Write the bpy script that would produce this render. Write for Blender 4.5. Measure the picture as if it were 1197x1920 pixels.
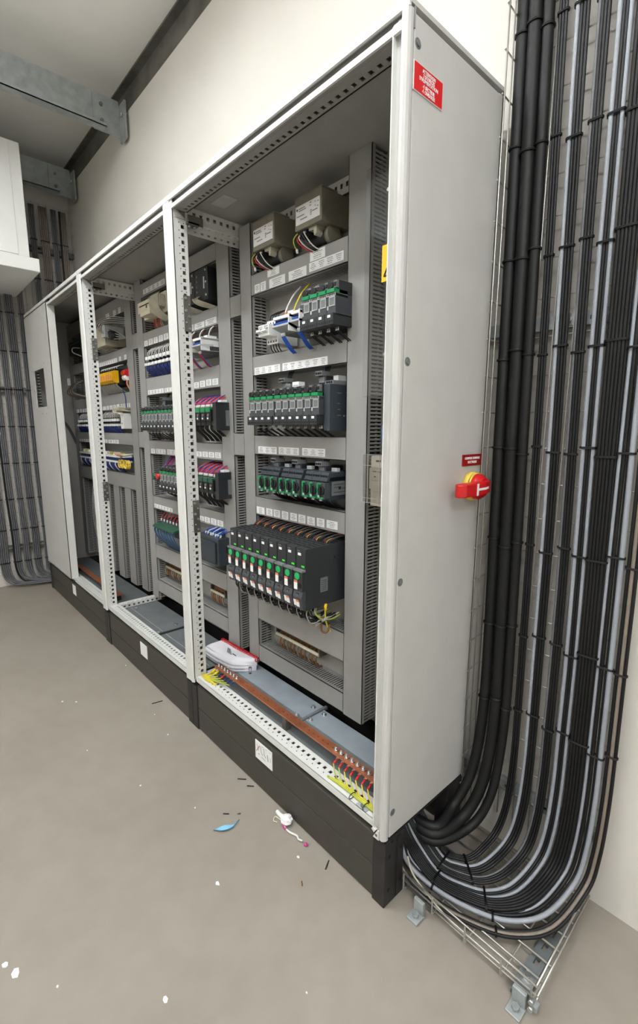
import bpy, math, random
from mathutils import Vector, Matrix
random.seed(7)
for o in list(bpy.data.objects): bpy.data.objects.remove(o)
S = bpy.context.scene
COL = S.collection

# ------------------------------------------------------------------ camera
cd = bpy.data.cameras.new('camera'); cam = bpy.data.objects.new('camera', cd); COL.objects.link(cam)
yaw, pitch, roll = -0.836260892, -0.175861267, 0.0015889509
fw = Vector((math.sin(yaw)*math.cos(pitch), math.cos(yaw)*math.cos(pitch), math.sin(pitch)))
rt = fw.cross(Vector((0, 0, 1))).normalized(); up = rt.cross(fw)
c_, s_ = math.cos(roll), math.sin(roll)
rt, up = c_*rt + s_*up, -s_*rt + c_*up
cam.matrix_world = Matrix(((rt.x, up.x, -fw.x, 0.7075), (rt.y, up.y, -fw.y, -0.8892), (rt.z, up.z, -fw.z, 1.3492), (0, 0, 0, 1)))
cd.sensor_fit = 'HORIZONTAL'; cd.sensor_width = 36.0; cd.lens = 881.435/1197*36.0
cd.clip_start = 0.02; cd.clip_end = 60
S.camera = cam

# ------------------------------------------------------------------ world and exposure
w = bpy.data.worlds.new('world'); S.world = w; w.use_nodes = True
w.node_tree.nodes['Background'].inputs[0].default_value = (1, 1, 1, 1)
w.node_tree.nodes['Background'].inputs[1].default_value = 0.05
S.view_settings.view_transform = 'Standard'; S.view_settings.look = 'None'
S.view_settings.gamma = 1.0; S.view_settings.use_curve_mapping = False
S.view_settings.exposure = 0.42

# ------------------------------------------------------------------ room lamps, the last three added as fill light (area light inside each ceiling luminaire built below)
LAMPS = [(0.50, -0.88, 3.30, 1.3), (-1.30, -0.88, 3.30, 1.3), (2.60, -2.1, 3.30, 1.3), (0.60, -3.2, 3.30, 1.3), (-1.90, -3.2, 3.30, 1.3)]
LAMP_W = [16, 22, 58, 9, 22]
for (lx, ly, lz, ll), pw in zip(LAMPS, LAMP_W):
    for nm, dz, rx, fr in (('tube_light', -0.076, 0, 1.0), ('added_uplight', 0.012, math.pi, 0.9)):  # second entry: upward light added on each luminaire to brighten the ceiling
        ld = bpy.data.lights.new(nm, 'AREA'); ld.shape = 'RECTANGLE'; ld.size = ll; ld.size_y = 0.10
        ld.energy = pw*fr*(1.3 if (dz > 0 and lx < -1) else 1.0); ld.color = (0.935, 0.972, 1.0)
        lo = bpy.data.objects.new(nm, ld); COL.objects.link(lo); lo.location = (lx, ly, lz + dz); lo.rotation_euler = (rx, 0, 0)

# ------------------------------------------------------------------ materials
def srgb(r, g, b):
    f = lambda c: (c/255/12.92) if c/255 <= 0.04045 else ((c/255 + 0.055)/1.055)**2.4
    return (f(r), f(g), f(b), 1)
def mat(name, rgb, rough=0.5, metal=0.0, var=0.05, scale=30, bump=0.0, bscale=200, spec=0.5, emit=None, es=1.0, trans=0, alpha=None, mottled=None):
    m = bpy.data.materials.new(name); m.use_nodes = True
    nt = m.node_tree; b = nt.nodes['Principled BSDF']
    c = srgb(*rgb)
    tc = nt.nodes.new('ShaderNodeTexCoord')
    n = nt.nodes.new('ShaderNodeTexNoise'); n.inputs['Scale'].default_value = scale; n.inputs['Detail'].default_value = 4
    nt.links.new(tc.outputs['Object'], n.inputs['Vector'])
    cr = nt.nodes.new('ShaderNodeValToRGB')
    d = mottled if mottled else tuple(max(0, x*(1 - 2.2*var)) for x in c[:3]) + (1,)
    h = tuple(min(1, x*(1 + var)) for x in c[:3]) + (1,)
    cr.color_ramp.elements[0].position = 0.3; cr.color_ramp.elements[1].position = 0.7
    cr.color_ramp.elements[0].color = d; cr.color_ramp.elements[1].color = h
    nt.links.new(n.outputs['Fac'], cr.inputs['Fac']); nt.links.new(cr.outputs['Color'], b.inputs['Base Color'])
    b.inputs['Roughness'].default_value = rough; b.inputs['Metallic'].default_value = metal
    b.inputs['Specular IOR Level'].default_value = spec
    if bump:
        n2 = nt.nodes.new('ShaderNodeTexNoise'); n2.inputs['Scale'].default_value = bscale; n2.inputs['Detail'].default_value = 3
        nt.links.new(tc.outputs['Object'], n2.inputs['Vector'])
        bp_ = nt.nodes.new('ShaderNodeBump'); bp_.inputs['Strength'].default_value = bump; bp_.inputs['Distance'].default_value = 0.002
        nt.links.new(n2.outputs['Fac'], bp_.inputs['Height']); nt.links.new(bp_.outputs['Normal'], b.inputs['Normal'])
    if emit: b.inputs['Emission Color'].default_value = srgb(*emit); b.inputs['Emission Strength'].default_value = es
    if trans: b.inputs['Transmission Weight'].default_value = trans; b.inputs['IOR'].default_value = 1.45
    if alpha is not None: b.inputs['Alpha'].default_value = alpha
    return m
M = {}
def M_(k, *a, **kw): M[k] = mat(k, *a, **kw)
M_('wall', (216, 212, 204), 0.75, var=0.03, scale=2.0, bump=0.25, bscale=60)
M_('ceiling', (238, 236, 231), 0.8, var=0.03, scale=1.5, bump=0.1, bscale=90)
M_('steel_dark', (104, 101, 94), 0.6, 0.15, var=0.22, scale=6)
M_('galv', (164, 170, 170), 0.45, 0.3, var=0.10, scale=18)
M_('galv_bright', (190, 194, 196), 0.35, 0.8, var=0.08, scale=40)
M_('galv_plate', (112, 117, 119), 0.5, 0.15, var=0.07, scale=9)
M_('galv_plate_light', (146, 155, 162), 0.45, 0.15, var=0.07, scale=9)
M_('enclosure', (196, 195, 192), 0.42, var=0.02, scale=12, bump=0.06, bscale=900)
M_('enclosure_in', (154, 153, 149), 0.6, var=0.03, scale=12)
M_('frame', (218, 218, 214), 0.38, var=0.02, scale=20)
M_('plinth', (62, 59, 53), 0.5, var=0.06, scale=25, bump=0.15, bscale=700)
M_('plinth_black', (36, 34, 34), 0.5, var=0.2, scale=14)
M_('gap_black', (10, 10, 11), 0.8)
M_('duct', (150, 149, 146), 0.5, var=0.02, scale=15)
M_('plate', (158, 157, 152), 0.5, var=0.03, scale=10)
M_('paper', (238, 238, 238), 0.7, var=0.01)
M_('page', (222, 220, 226), 0.75, var=0.02, scale=14)
M_('ink', (70, 70, 74), 0.7)
M_('ink_light', (130, 130, 134), 0.7)
M_('device', (44, 46, 49), 0.45, var=0.06, scale=60)
M_('device_mid', (66, 69, 73), 0.45, var=0.06, scale=60)
M_('device_black', (22, 22, 24), 0.5, var=0.1)
M_('device_blue', (50, 57, 64), 0.45, var=0.05)
M_('grey_light', (175, 177, 175), 0.45)
M_('grey_mid', (112, 115, 116), 0.45)
M_('white_plastic', (240, 240, 238), 0.4, var=0.012, scale=6)
M_('beige', (186, 180, 160), 0.5)
M_('beige_light', (214, 206, 184), 0.4)
M_('trafo', (126, 121, 106), 0.5, var=0.06)
M_('green', (24, 134, 80), 0.35)
M_('green_bright', (30, 176, 98), 0.3)
M_('led_green', (40, 220, 40), 0.4, emit=(60, 240, 40), es=0.9)
M_('green_dark', (34, 84, 62), 0.4)
M_('orange', (226, 132, 94), 0.5)
M_('blue', (38, 92, 190), 0.4)
M_('blue_dark', (28, 44, 108), 0.4)
M_('blue_pale', (74, 104, 138), 0.4)
M_('red', (200, 24, 30), 0.35, var=0.03)
M_('red_wire', (196, 38, 40), 0.45)
M_('red_sign', (208, 18, 22), 0.35, var=0.02)
M_('red_sign_dark', (150, 18, 24), 0.4, var=0.02)
M_('yellow', (244, 200, 20), 0.4, var=0.02)
M_('yellow_relay', (246, 186, 14), 0.4, var=0.03)
M_('yellow_pale', (240, 208, 84), 0.45)
M_('yellow_wire', (208, 192, 52), 0.4)
M_('green_yellow', (170, 182, 60), 0.4)
M_('black_wire', (20, 20, 22), 0.42)
M_('white_wire', (216, 214, 208), 0.45)
M_('grey_wire', (150, 148, 142), 0.5)
M_('brown_wire', (122, 82, 44), 0.5)
M_('cable_black', (19, 19, 20), 0.55, var=0.12, scale=8, spec=0.35)
M_('cable_sheen', (21, 21, 23), 0.48, var=0.10, scale=8, spec=0.35)
M_('cable_grey', (150, 154, 162), 0.45, var=0.04, scale=8)
M_('cable_slate', (96, 96, 100), 0.5, var=0.06, scale=8)
M_('cable_brown', (128, 118, 106), 0.5, var=0.06)
M_('tie', (14, 14, 15), 0.45)
M_('copper', (176, 108, 76), 0.4, 0.55, var=0.10, scale=22)
M_('bolt', (214, 214, 216), 0.25, 0.9)
M_('wire_steel', (196, 194, 188), 0.35, 0.75, var=0.06)
M_('pink', (196, 60, 130), 0.6)
M_('blue_scrap', (120, 186, 224), 0.5)
M_('lamp_diffuser', (250, 250, 245), 0.5, emit=(255, 250, 240), es=2.5)
# clear acrylic
def clear_mat(name, tint, a):
    m = bpy.data.materials.new(name); m.use_nodes = True; nt = m.node_tree; nt.nodes.clear()
    out = nt.nodes.new('ShaderNodeOutputMaterial'); t = nt.nodes.new('ShaderNodeBsdfTransparent'); g = nt.nodes.new('ShaderNodeBsdfGlossy')
    t.inputs[0].default_value = tint; g.inputs['Roughness'].default_value = 0.08
    fr = nt.nodes.new('ShaderNodeLayerWeight'); fr.inputs['Blend'].default_value = a
    n = nt.nodes.new('ShaderNodeTexNoise'); n.inputs['Scale'].default_value = 14
    mp = nt.nodes.new('ShaderNodeMath'); mp.operation = 'MULTIPLY_ADD'; mp.inputs[1].default_value = 0.16
    nt.links.new(n.outputs['Fac'], mp.inputs[0]); nt.links.new(fr.outputs['Fresnel'], mp.inputs[2])
    mx = nt.nodes.new('ShaderNodeMixShader')
    nt.links.new(mp.outputs[0], mx.inputs['Fac']); nt.links.new(t.outputs[0], mx.inputs[1]); nt.links.new(g.outputs[0], mx.inputs[2])
    nt.links.new(mx.outputs[0], out.inputs['Surface']); M[name] = m
clear_mat('acrylic', (0.93, 0.94, 0.95, 1), 0.10)
clear_mat('acrylic_box', (0.93, 0.93, 0.94, 1), 0.16)
# floor: grey painted concrete with blotches and scuffs
def floor_mat():
    m = bpy.data.materials.new('concrete_floor'); m.use_nodes = True; nt = m.node_tree; b = nt.nodes['Principled BSDF']
    tc = nt.nodes.new('ShaderNodeTexCoord')
    def noise(s, d): n = nt.nodes.new('ShaderNodeTexNoise'); n.inputs['Scale'].default_value = s; n.inputs['Detail'].default_value = d; nt.links.new(tc.outputs['Object'], n.inputs['Vector']); return n
    a = noise(1.8, 5); r = nt.nodes.new('ShaderNodeValToRGB')
    r.color_ramp.elements[0].position = 0.32; r.color_ramp.elements[1].position = 0.68
    r.color_ramp.elements[0].color = srgb(142, 134, 124); r.color_ramp.elements[1].color = srgb(152, 145, 135)
    nt.links.new(a.outputs['Fac'], r.inputs['Fac'])
    c = noise(14, 6); r2 = nt.nodes.new('ShaderNodeValToRGB')
    r2.color_ramp.elements[0].position = 0.35; r2.color_ramp.elements[1].position = 0.62
    r2.color_ramp.elements[0].color = (0.94, 0.935, 0.93, 1); r2.color_ramp.elements[1].color = (1, 1, 1, 1)
    nt.links.new(c.outputs['Fac'], r2.inputs['Fac'])
    mx = nt.nodes.new('ShaderNodeMixRGB'); mx.blend_type = 'MULTIPLY'; mx.inputs['Fac'].default_value = 0.8
    nt.links.new(r.outputs['Color'], mx.inputs[1]); nt.links.new(r2.outputs['Color'], mx.inputs[2]); nt.links.new(mx.outputs[0], b.inputs['Base Color'])
    f = noise(260, 4); bp_ = nt.nodes.new('ShaderNodeBump'); bp_.inputs['Strength'].default_value = 0.12; bp_.inputs['Distance'].default_value = 0.001
    nt.links.new(f.outputs['Fac'], bp_.inputs['Height']); nt.links.new(bp_.outputs['Normal'], b.inputs['Normal'])
    b.inputs['Roughness'].default_value = 0.62; M['floor'] = m
floor_mat()

# ------------------------------------------------------------------ mesh helpers
class MB:
    def __init__(s): s.v = []; s.f = []; s.m = []; s.mats = []; s.s = []
    def mi(s, k):
        if k not in s.mats: s.mats.append(k)
        return s.mats.index(k)
    def poly(s, pts, k, smooth=False):
        n = len(s.v); s.v += [tuple(p) for p in pts]; s.f.append(tuple(range(n, n+len(pts)))); s.m.append(s.mi(k)); s.s.append(smooth); return s
    def box(s, x0, x1, y0, y1, z0, z1, k):
        n = len(s.v); i = s.mi(k)
        s.v += [(x0,y0,z0),(x1,y0,z0),(x1,y1,z0),(x0,y1,z0),(x0,y0,z1),(x1,y0,z1),(x1,y1,z1),(x0,y1,z1)]
        for q in ((0,3,2,1),(4,5,6,7),(0,1,5,4),(1,2,6,5),(2,3,7,6),(3,0,4,7)):
            s.f.append(tuple(n+a for a in q)); s.m.append(i); s.s.append(False)
        return s
    def prism(s, pts, axis, a, b, k):
        # pts: 2D polygon in the two other axes (in x,y,z order), extruded along axis from a to b
        def P(p, t):
            l = [p[0], p[1]]; l.insert('xyz'.index(axis), t); return tuple(l)
        n = len(s.v); N = len(pts); i = s.mi(k)
        s.v += [P(p, a) for p in pts] + [P(p, b) for p in pts]
        s.f.append(tuple(range(n+N-1, n-1, -1))); s.f.append(tuple(range(n+N, n+2*N)))
        for j in range(N): s.f.append((n+j, n+(j+1) % N, n+N+(j+1) % N, n+N+j))
        s.m += [i]*(N+2); s.s += [False]*(N+2); return s
    def tube(s, pts, r, k, n=8, caps=True, smooth=True):
        pts = [Vector(p) for p in pts]; N0 = len(s.v); i = s.mi(k)
        t0 = (pts[1]-pts[0]).normalized()
        a = Vector((0, 0, 1)) if abs(t0.z) < 0.9 else Vector((1, 0, 0))
        nr = t0.cross(a).normalized()
        rr = r if isinstance(r, (list, tuple)) else [r]*len(pts)
        for j, p in enumerate(pts):
            t = (pts[min(j+1, len(pts)-1)] - pts[max(j-1, 0)]).normalized()
            nr = (nr - t*nr.dot(t))
            nr = nr.normalized() if nr.length > 1e-6 else t.orthogonal().normalized()
            bn = t.cross(nr)
            for q in range(n):
                an = 2*math.pi*q/n; s.v.append(tuple(p + (nr*math.cos(an) + bn*math.sin(an))*rr[j]))
        for j in range(len(pts)-1):
            for q in range(n):
                s.f.append((N0+j*n+q, N0+j*n+(q+1) % n, N0+(j+1)*n+(q+1) % n, N0+(j+1)*n+q)); s.m.append(i); s.s.append(smooth)
        if caps:
            s.f.append(tuple(N0+q for q in range(n-1, -1, -1))); L = N0+(len(pts)-1)*n
            s.f.append(tuple(L+q for q in range(n))); s.m += [i, i]; s.s += [False, False]
        return s
    def cyl(s, p0, p1, r, k, n=12): return s.tube([p0, p1], r, k, n)
    def plate_holes(s, o, U, V, N_, lu, lv, th, holes, k):
        # perforated strip: origin o, long axis U (length lu), width axis V (lv), thickness along N_; holes: list of (u0,u1,v0,v1), same v, sorted in u
        o, U, V, N_ = Vector(o), Vector(U), Vector(V), Vector(N_)
        def bar(u0, u1, v0, v1):
            n = len(s.v); i = s.mi(k)
            for t in (0, th):
                for (a, b) in ((u0, v0), (u1, v0), (u1, v1), (u0, v1)): s.v.append(tuple(o + U*a + V*b + N_*t))
            for q in ((0,3,2,1),(4,5,6,7),(0,1,5,4),(1,2,6,5),(2,3,7,6),(3,0,4,7)):
                s.f.append(tuple(n+a for a in q)); s.m.append(i); s.s.append(False)
        v0, v1 = holes[0][2], holes[0][3]
        bar(0, lu, 0, v0); bar(0, lu, v1, lv)
        p = 0
        for h in holes: bar(p, h[0], v0, v1); p = h[1]
        bar(p, lu, v0, v1); return s
    def mesh(s, name, off=(0, 0, 0)):
        me = bpy.data.meshes.new(name)
        me.from_pydata([(a-off[0], b-off[1], c-off[2]) for a, b, c in s.v], [], s.f)
        for k in s.mats: me.materials.append(M[k])
        me.polygons.foreach_set('material_index', s.m); me.polygons.foreach_set('use_smooth', s.s); me.update()
        return me
    def build(s, name, parent=None, bev=0, label=None, local=False):
        """linked as one mesh object; coordinates are world ones unless local"""
        off = (0, 0, 0)
        if parent is not None and not local:
            off = parent.location.copy()
            if parent.parent: off += parent.parent.location
        o = bpy.data.objects.new(name, s.mesh(name, off)); COL.objects.link(o); o.parent = parent
        if bev:
            b = o.modifiers.new('bevel', 'BEVEL'); b.width = bev; b.segments = 2; b.limit_method = 'ANGLE'
        if label: o['label'] = label
        return o
def tag(o, label, cat, group=None):
    o['label'] = label; o['category'] = cat
    if group: o['group'] = group
    return o
def struct(o): o['kind'] = 'structure'; return o
def thing(name, label, cat, loc=(0, 0, 0), group=None):
    o = bpy.data.objects.new(name, None); COL.objects.link(o); o.location = loc; o.empty_display_size = 0.05
    return tag(o, label, cat, group)
def top(mb, name, label, cat, group=None, bev=0):
    """a thing that is a single mesh: origin at the centre of its base"""
    xs = [p[0] for p in mb.v]; ys = [p[1] for p in mb.v]; zs = [p[2] for p in mb.v]
    off = ((min(xs)+max(xs))/2, (min(ys)+max(ys))/2, min(zs))
    o = bpy.data.objects.new(name, mb.mesh(name, off)); COL.objects.link(o); o.location = off
    if bev: b = o.modifiers.new('bevel', 'BEVEL'); b.width = bev; b.segments = 2; b.limit_method = 'ANGLE'
    return tag(o, label, cat, group)
def copy_tree(o, parent=None):
    c = o.copy(); COL.objects.link(c); c.parent = parent
    for ch in list(o.children): copy_tree(ch, c)
    return c
def place(proto, loc, label, group=None):
    """the prototype itself the first time, a copy of it and of each of its parts afterwards"""
    o = proto if not proto.get('used') else copy_tree(proto)
    proto['used'] = 1; o.location = loc; o['label'] = label
    if group: o['group'] = group
    return o
def crom(P, n=6):
    P = [Vector(p) for p in P]; Q = [2*P[0]-P[1]] + P + [2*P[-1]-P[-2]]; out = []
    for i in range(1, len(Q)-2):
        a, b, c, d = Q[i-1], Q[i], Q[i+1], Q[i+2]
        for j in range(n):
            t = j/n
            out.append(0.5*((2*b) + (c-a)*t + (2*a-5*b+4*c-d)*t*t + (3*b-a-3*c+d)*t**3))
    return out + [P[-1]]
ORD = ['first', 'second', 'third', 'fourth', 'fifth', 'sixth', 'seventh', 'eighth', 'ninth', 'tenth', 'eleventh', 'twelfth', 'thirteenth', 'fourteenth', 'fifteenth']
def text_mesh(name, body, size, loc, rot, k, parent, sx=1.0, align='CENTER', depth=0.0006):
    cu = bpy.data.curves.new(name, 'FONT'); cu.body = body; cu.size = size; cu.align_x = align; cu.align_y = 'CENTER'; cu.extrude = depth; cu.resolution_u = 2
    cu.offset = size*0.012
    t = bpy.data.objects.new(name, cu); COL.objects.link(t)
    me = bpy.data.meshes.new_from_object(t.evaluated_get(bpy.context.evaluated_depsgraph_get())); bpy.data.objects.remove(t)
    me.materials.clear(); me.materials.append(M[k])
    o = bpy.data.objects.new(name, me); COL.objects.link(o)
    o.rotation_euler = rot; o.scale = (sx, 1, 1); o.parent = parent
    pl = parent.location if parent else Vector((0, 0, 0))
    o.location = Vector(loc) - pl
    return o

# ------------------------------------------------------------------ room
XE = -4.0; YW = 0.47; ZC = 3.50; ZW = 3.325
struct(MB().box(XE-.1, 4.6, -4.6, YW+.5, -0.1, 0, 'floor').build('floor'))
struct(MB().box(XE-.1, 4.6, -4.6, YW+.6, ZC, ZC+.08, 'ceiling').build('ceiling'))
struct(MB().box(XE-.1, 4.6, YW, YW+.12, 0, ZW, 'wall').build('wall_back'))
struct(MB().box(XE-.12, XE, -4.6, YW+.5, 0, ZC, 'wall').build('wall_left'))
struct(MB().box(4.5, 4.6, -4.6, YW+.5, 0, ZC, 'wall').build('wall_right'))
struct(MB().box(XE-.1, 4.6, -4.7, -4.6, 0, ZC, 'wall').build('wall_front'))
# dark steel channel seen in the gap between the wall head and the ceiling
g = MB(); g.box(XE, 4.5, YW+.03, YW+.05, ZW, ZC, 'steel_dark'); g.box(XE, 4.5, YW-.012, YW+.05, ZC-.012, ZC-.001, 'steel_dark')
struct(g.build('trim_1'))
struct(MB().box(XE+.001, XE+.012, -4.5, -.46, 0, .035, 'gap_black').build('baseboard_left'))
struct(MB().box(-1.9, 4.4, -.62, -.612, ZC-.0015, ZC, 'wall').build('trim_2'))

def purlin(x, lab):
    r = thing('steel_purlin', lab, 'beam', (x, -1.6, 3.19))
    y0, y1 = -3.6, .44
    MB().box(x-.004, x+.001, y0, y1, 3.20, 3.40, 'galv').build('web', r)
    MB().box(x-.065, x, y0, y1, 3.397, 3.402, 'galv').build('top_flange', r)
    f = MB(); f.box(x-.002, x+.062, y0, y1-.1, 3.196, 3.201, 'galv'); f.box(x+.057, x+.062, y0, y1-.1, 3.196, 3.214, 'galv'); f.build('bottom_flange', r)
    c = MB(); c.box(x+.001, x+.008, y1-.16, y1, 3.19, 3.39, 'galv'); c.box(x+.001, x+.10, y1, y1+.012, 3.16, 3.37, 'galv'); c.build('end_cleat', r)
    for z in (3.25, 3.34):
        MB().cyl((x+.008, y1-.11, z), (x+.016, y1-.11, z), .012, 'galv_plate', 6).build('bolt', r)
    MB().cyl((x+.06, y1, 3.3), (x+.06, y1-.014, 3.3), .013, 'galv_bright', 6).build('bolt', r)
purlin(-2.69, 'long galvanised steel purlin above the cabinet row ending in a bolted cleat')
purlin(-3.79, 'shorter visible galvanised steel purlin deeper in the corner above the upper cables')

# white wall-hung housing at the top left
r = thing('ventilation_housing', 'white sheet metal housing hanging in the upper left corner with projecting bottom tray', 'housing', (-3.55, -.5, 2.40))
MB().box(-3.995, -3.19, -1.2, -.035, 2.48, 3.195, 'white_plastic').build('body', r, bev=.004)
MB().box(-3.192, -3.183, -1.2, -.10, 2.50, 3.19, 'white_plastic').build('front_panel', r, bev=.003)
MB().box(-3.995, -3.135, -1.25, .008, 2.398, 2.482, 'white_plastic').build('bottom_tray', r, bev=.004)

# ceiling luminaires (outside the picture; last three added as fill)
for i, (lx, ly, lz, ll) in enumerate(LAMPS):
    r = thing('ceiling_luminaire', 'long white ceiling luminaire, %s of five out of view, last three added as fill' % ORD[i], 'lamp', (lx, ly, lz), 'ceiling luminaires')
    MB().box(lx-ll/2-.03, lx+ll/2+.03, ly-.09, ly+.09, lz-.06, lz+.008, 'white_plastic').build('housing', r)
    for rx in (-.4, .4): MB().cyl((lx+rx, ly, lz+.008), (lx+rx, ly, ZC-.001), .005, 'galv', 6).build('suspension_rod', r)
    MB().box(lx-ll/2, lx+ll/2, ly-.07, ly+.07, lz-.072, lz-.061, 'lamp_diffuser').build('diffuser', r)
# ------------------------------------------------------------------ electrical cabinets
T = 2.215; HP = 0.215; XB, XA, XL = -1.139, -2.282, -3.713; D = 0.40
YD = 0.28; YP = 0.37                                   # front of the wiring ducts, face of the mounting plates
cabC = thing('electrical_cabinet', 'nearest open grey electrical cabinet, its side panel carrying the red switch', 'cabinet', (-.57, .2, 0), 'cabinet row')
cabB = thing('electrical_cabinet', 'middle open grey electrical cabinet between the two perforated posts', 'cabinet', (-1.71, .2, 0), 'cabinet row')
cabA = thing('electrical_cabinet', 'farthest grey electrical cabinet with one closed door and yellow relays inside', 'cabinet', (-3.0, .2, 0), 'cabinet row')

def post_left(cab, x0):
    p = MB()
    p.box(x0, x0+.012, -.004, .02, .225, T-.016, 'frame'); p.box(x0+.012, x0+.030, 0, .004, .225, T-.016, 'frame')
    p.prism([(x0+.008, -.002), (x0+.014, -.006), (x0+.022, -.006), (x0+.030, 0), (x0+.026, .004), (x0+.010, .004)], 'z', .225, T-.03, 'frame')
    zs = [.262 + .0275*i for i in range(68)]
    holes = [(z-.24, z-.24+.0135, .034, .047) for z in zs]
    p.plate_holes((x0+.030, 0, .24), (0, 0, 1), (0, 1, 0), (-1, 0, 0), T-.075-.24, .060, .002, holes, 'frame')
    p.prism([(.0, T-.077), (.060, T-.077), (.0, T-.035)], 'x', x0+.028, x0+.030, 'frame')
    p.box(x0, x0+.028, .056, .060, .24, T-.05, 'frame')
    for i, z in enumerate(zs):                          # small punched dots between the square holes
        p.box(x0+.0295, x0+.0304, .024, .0275, z+.018, z+.0215, 'gap_black')
        if i % 3 == 1: p.box(x0+.0295, x0+.0304, .044, .0475, z+.018, z+.0215, 'gap_black')
    p.box(x0+.002, x0+.004, .006, .056, .25, T-.06, 'steel_dark')
    p.build('front_post', cab)
def post_right(cab, x1):
    p = MB(); p.box(x1-.044, x1-.012, .0, .05, .225, T-.016, 'frame'); p.prism([(x1-.044, 0), (x1-.036, -.005), (x1-.018, -.005), (x1, -.003), (x1, .02), (x1-.044, .02)], 'z', .225, T-.02, 'frame')
    p.build('front_post', cab)
def junction(cab, x0, z0, z1):
    b = MB().box(x0+.030, x0+.034, .030, .060, z0, z1, 'steel_dark').build('joining_plate', cab, bev=.001)
    n = 6
    m = MB()
    for i in range(n):
        z = z0 + (z1-z0)*(i+.5)/n; y = .038 if i % 2 else .051
        m.cyl((x0+.034, y, z), (x0+.038, y, z), .0055 if i in (0, 2, 3, 5) else .0035, 'galv_bright', 8)
    m.build('screws', b)
def cabinet(cab, x0, x1, split_doors=False):
    w = x1-x0
    # roof with folded lip
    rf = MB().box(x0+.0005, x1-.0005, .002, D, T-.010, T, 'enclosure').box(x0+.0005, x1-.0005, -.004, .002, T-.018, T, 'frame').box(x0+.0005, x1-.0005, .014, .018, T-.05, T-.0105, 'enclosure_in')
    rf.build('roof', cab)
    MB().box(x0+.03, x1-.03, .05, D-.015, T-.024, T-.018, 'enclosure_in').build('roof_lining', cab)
    # top front rail
    L = w-.076; hs = [(.02+.0275*i, .02+.0275*i+.012, .037, .050) for i in range(int((L-.04)/.0275))]
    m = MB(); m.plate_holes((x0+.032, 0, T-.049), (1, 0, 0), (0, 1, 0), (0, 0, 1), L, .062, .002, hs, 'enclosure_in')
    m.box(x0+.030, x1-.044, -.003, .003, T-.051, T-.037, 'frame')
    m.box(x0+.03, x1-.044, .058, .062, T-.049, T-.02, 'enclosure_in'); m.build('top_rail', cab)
    # bottom front rail, white and perforated
    hs = [(.03+.0275*i, .03+.0275*i+.012, .033, .046) for i in range(int((L-.05)/.0275))]
    m = MB(); m.plate_holes((x0+.032, .010, .247), (1, 0, 0), (0, 1, 0), (0, 0, 1), L, .060, .003, hs, 'frame')
    m.box(x0+.032, x1-.044, .008, .012, .229, .250, 'frame')
    for i in range(int((L-.05)/.0275)):
        xx = x0+.032+.03+.0275*i; m.box(xx+.018, xx+.0215, .0290, .0325, .2495, .2504, 'gap_black')
    m.build('bottom_rail', cab)
    # rear posts, back and mounting plate
    for xx in (x0+.002, x1-.032): MB().box(xx, xx+.03, D-.03, D-.014, .225, T-.02, 'frame').build('rear_post', cab)
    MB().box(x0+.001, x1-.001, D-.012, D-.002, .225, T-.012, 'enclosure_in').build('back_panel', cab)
    MB().box(x0+.035, x1-.05, YP, YP+.003, .255, T-.09, 'plate').build('mounting_plate', cab)
    # rear top rail
    hs = [(.02+.0275*i, .02+.0275*i+.012, .020, .036) for i in range(int((w-.12)/.0275))]
    m = MB(); m.plate_holes((x0+.05, D-.034, T-.075), (1, 0, 0), (0, 0, 1), (0, -1, 0), w-.09, .055, .002, hs, 'frame'); m.build('rear_top_rail', cab)
def depth_rails(cab, x0):
    # top: square holes on the side, slots underneath, dark gusset; bottom: white perforated angle
    hs = [(.03+.03*i, .03+.03*i+.013, .022, .036) for i in range(9)]
    m = MB(); m.plate_holes((x0+.032, .055, T-.078), (0, 1, 0), (0, 0, 1), (-1, 0, 0), .31, .05, .002, hs, 'frame')
    hs = [(.045+.03*i, .045+.03*i+.012, .012, .020) for i in range(8)]
    m.plate_holes((x0+.032, .055, T-.080), (0, 1, 0), (-1, 0, 0), (0, 0, 1), .31, .032, .002, hs, 'frame')
    hs = [(.05+.03*i, .05+.03*i+.012, .010, .018) for i in range(8)]
    m.plate_holes((x0+.000, .055, T-.110), (0, 1, 0), (0, 0, 1), (-1, 0, 0), .31, .03, .002, hs, 'frame')
    m.build('depth_rail', cab)
    b = MB().box(x0+.012, x0+.05, .055, .105, T-.092, T-.082, 'steel_dark').box(x0+.046, x0+.05, .055, .12, T-.092, T-.06, 'steel_dark').build('corner_gusset', cab, bev=.002)
    s = MB()
    for yy in (.068, .09): s.cyl((x0+.034, yy, T-.092), (x0+.034, yy, T-.098), .006, 'galv_bright', 8)
    s.build('screws', b)
    hs = [(.02+.03*i, .02+.03*i+.013, .012, .022) for i in range(8)]
    m = MB(); m.plate_holes((x0+.060, .068, .247), (0, 1, 0), (-1, 0, 0), (0, 0, 1), .27, .045, .003, hs, 'frame')
    m.plate_holes((x0+.060, .068, .222), (0, 1, 0), (0, 0, 1), (-1, 0, 0), .27, .026, .002, [(a, b_, .008, .018) for a, b_, _, _ in hs], 'frame')
    m.build('bottom_depth_rail', cab)
cabinet(cabC, XB, 0.0); cabinet(cabB, XA, XB); cabinet(cabA, XL, XA)
post_left(cabC, XB); post_left(cabB, XA); post_right(cabB, XB); post_right(cabA, XA)
depth_rails(cabC, XB); depth_rails(cabB, XA)
junction(cabC, XB, 1.728, 1.864); junction(cabC, XB, .910, 1.048); junction(cabB, XA, 1.735, 1.855); junction(cabB, XA, .915, 1.03)
# far-left post of the farthest cabinet
MB().box(XL, XL+.03, 0, .05, .225, T-.016, 'frame').build('front_post', cabA)
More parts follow.
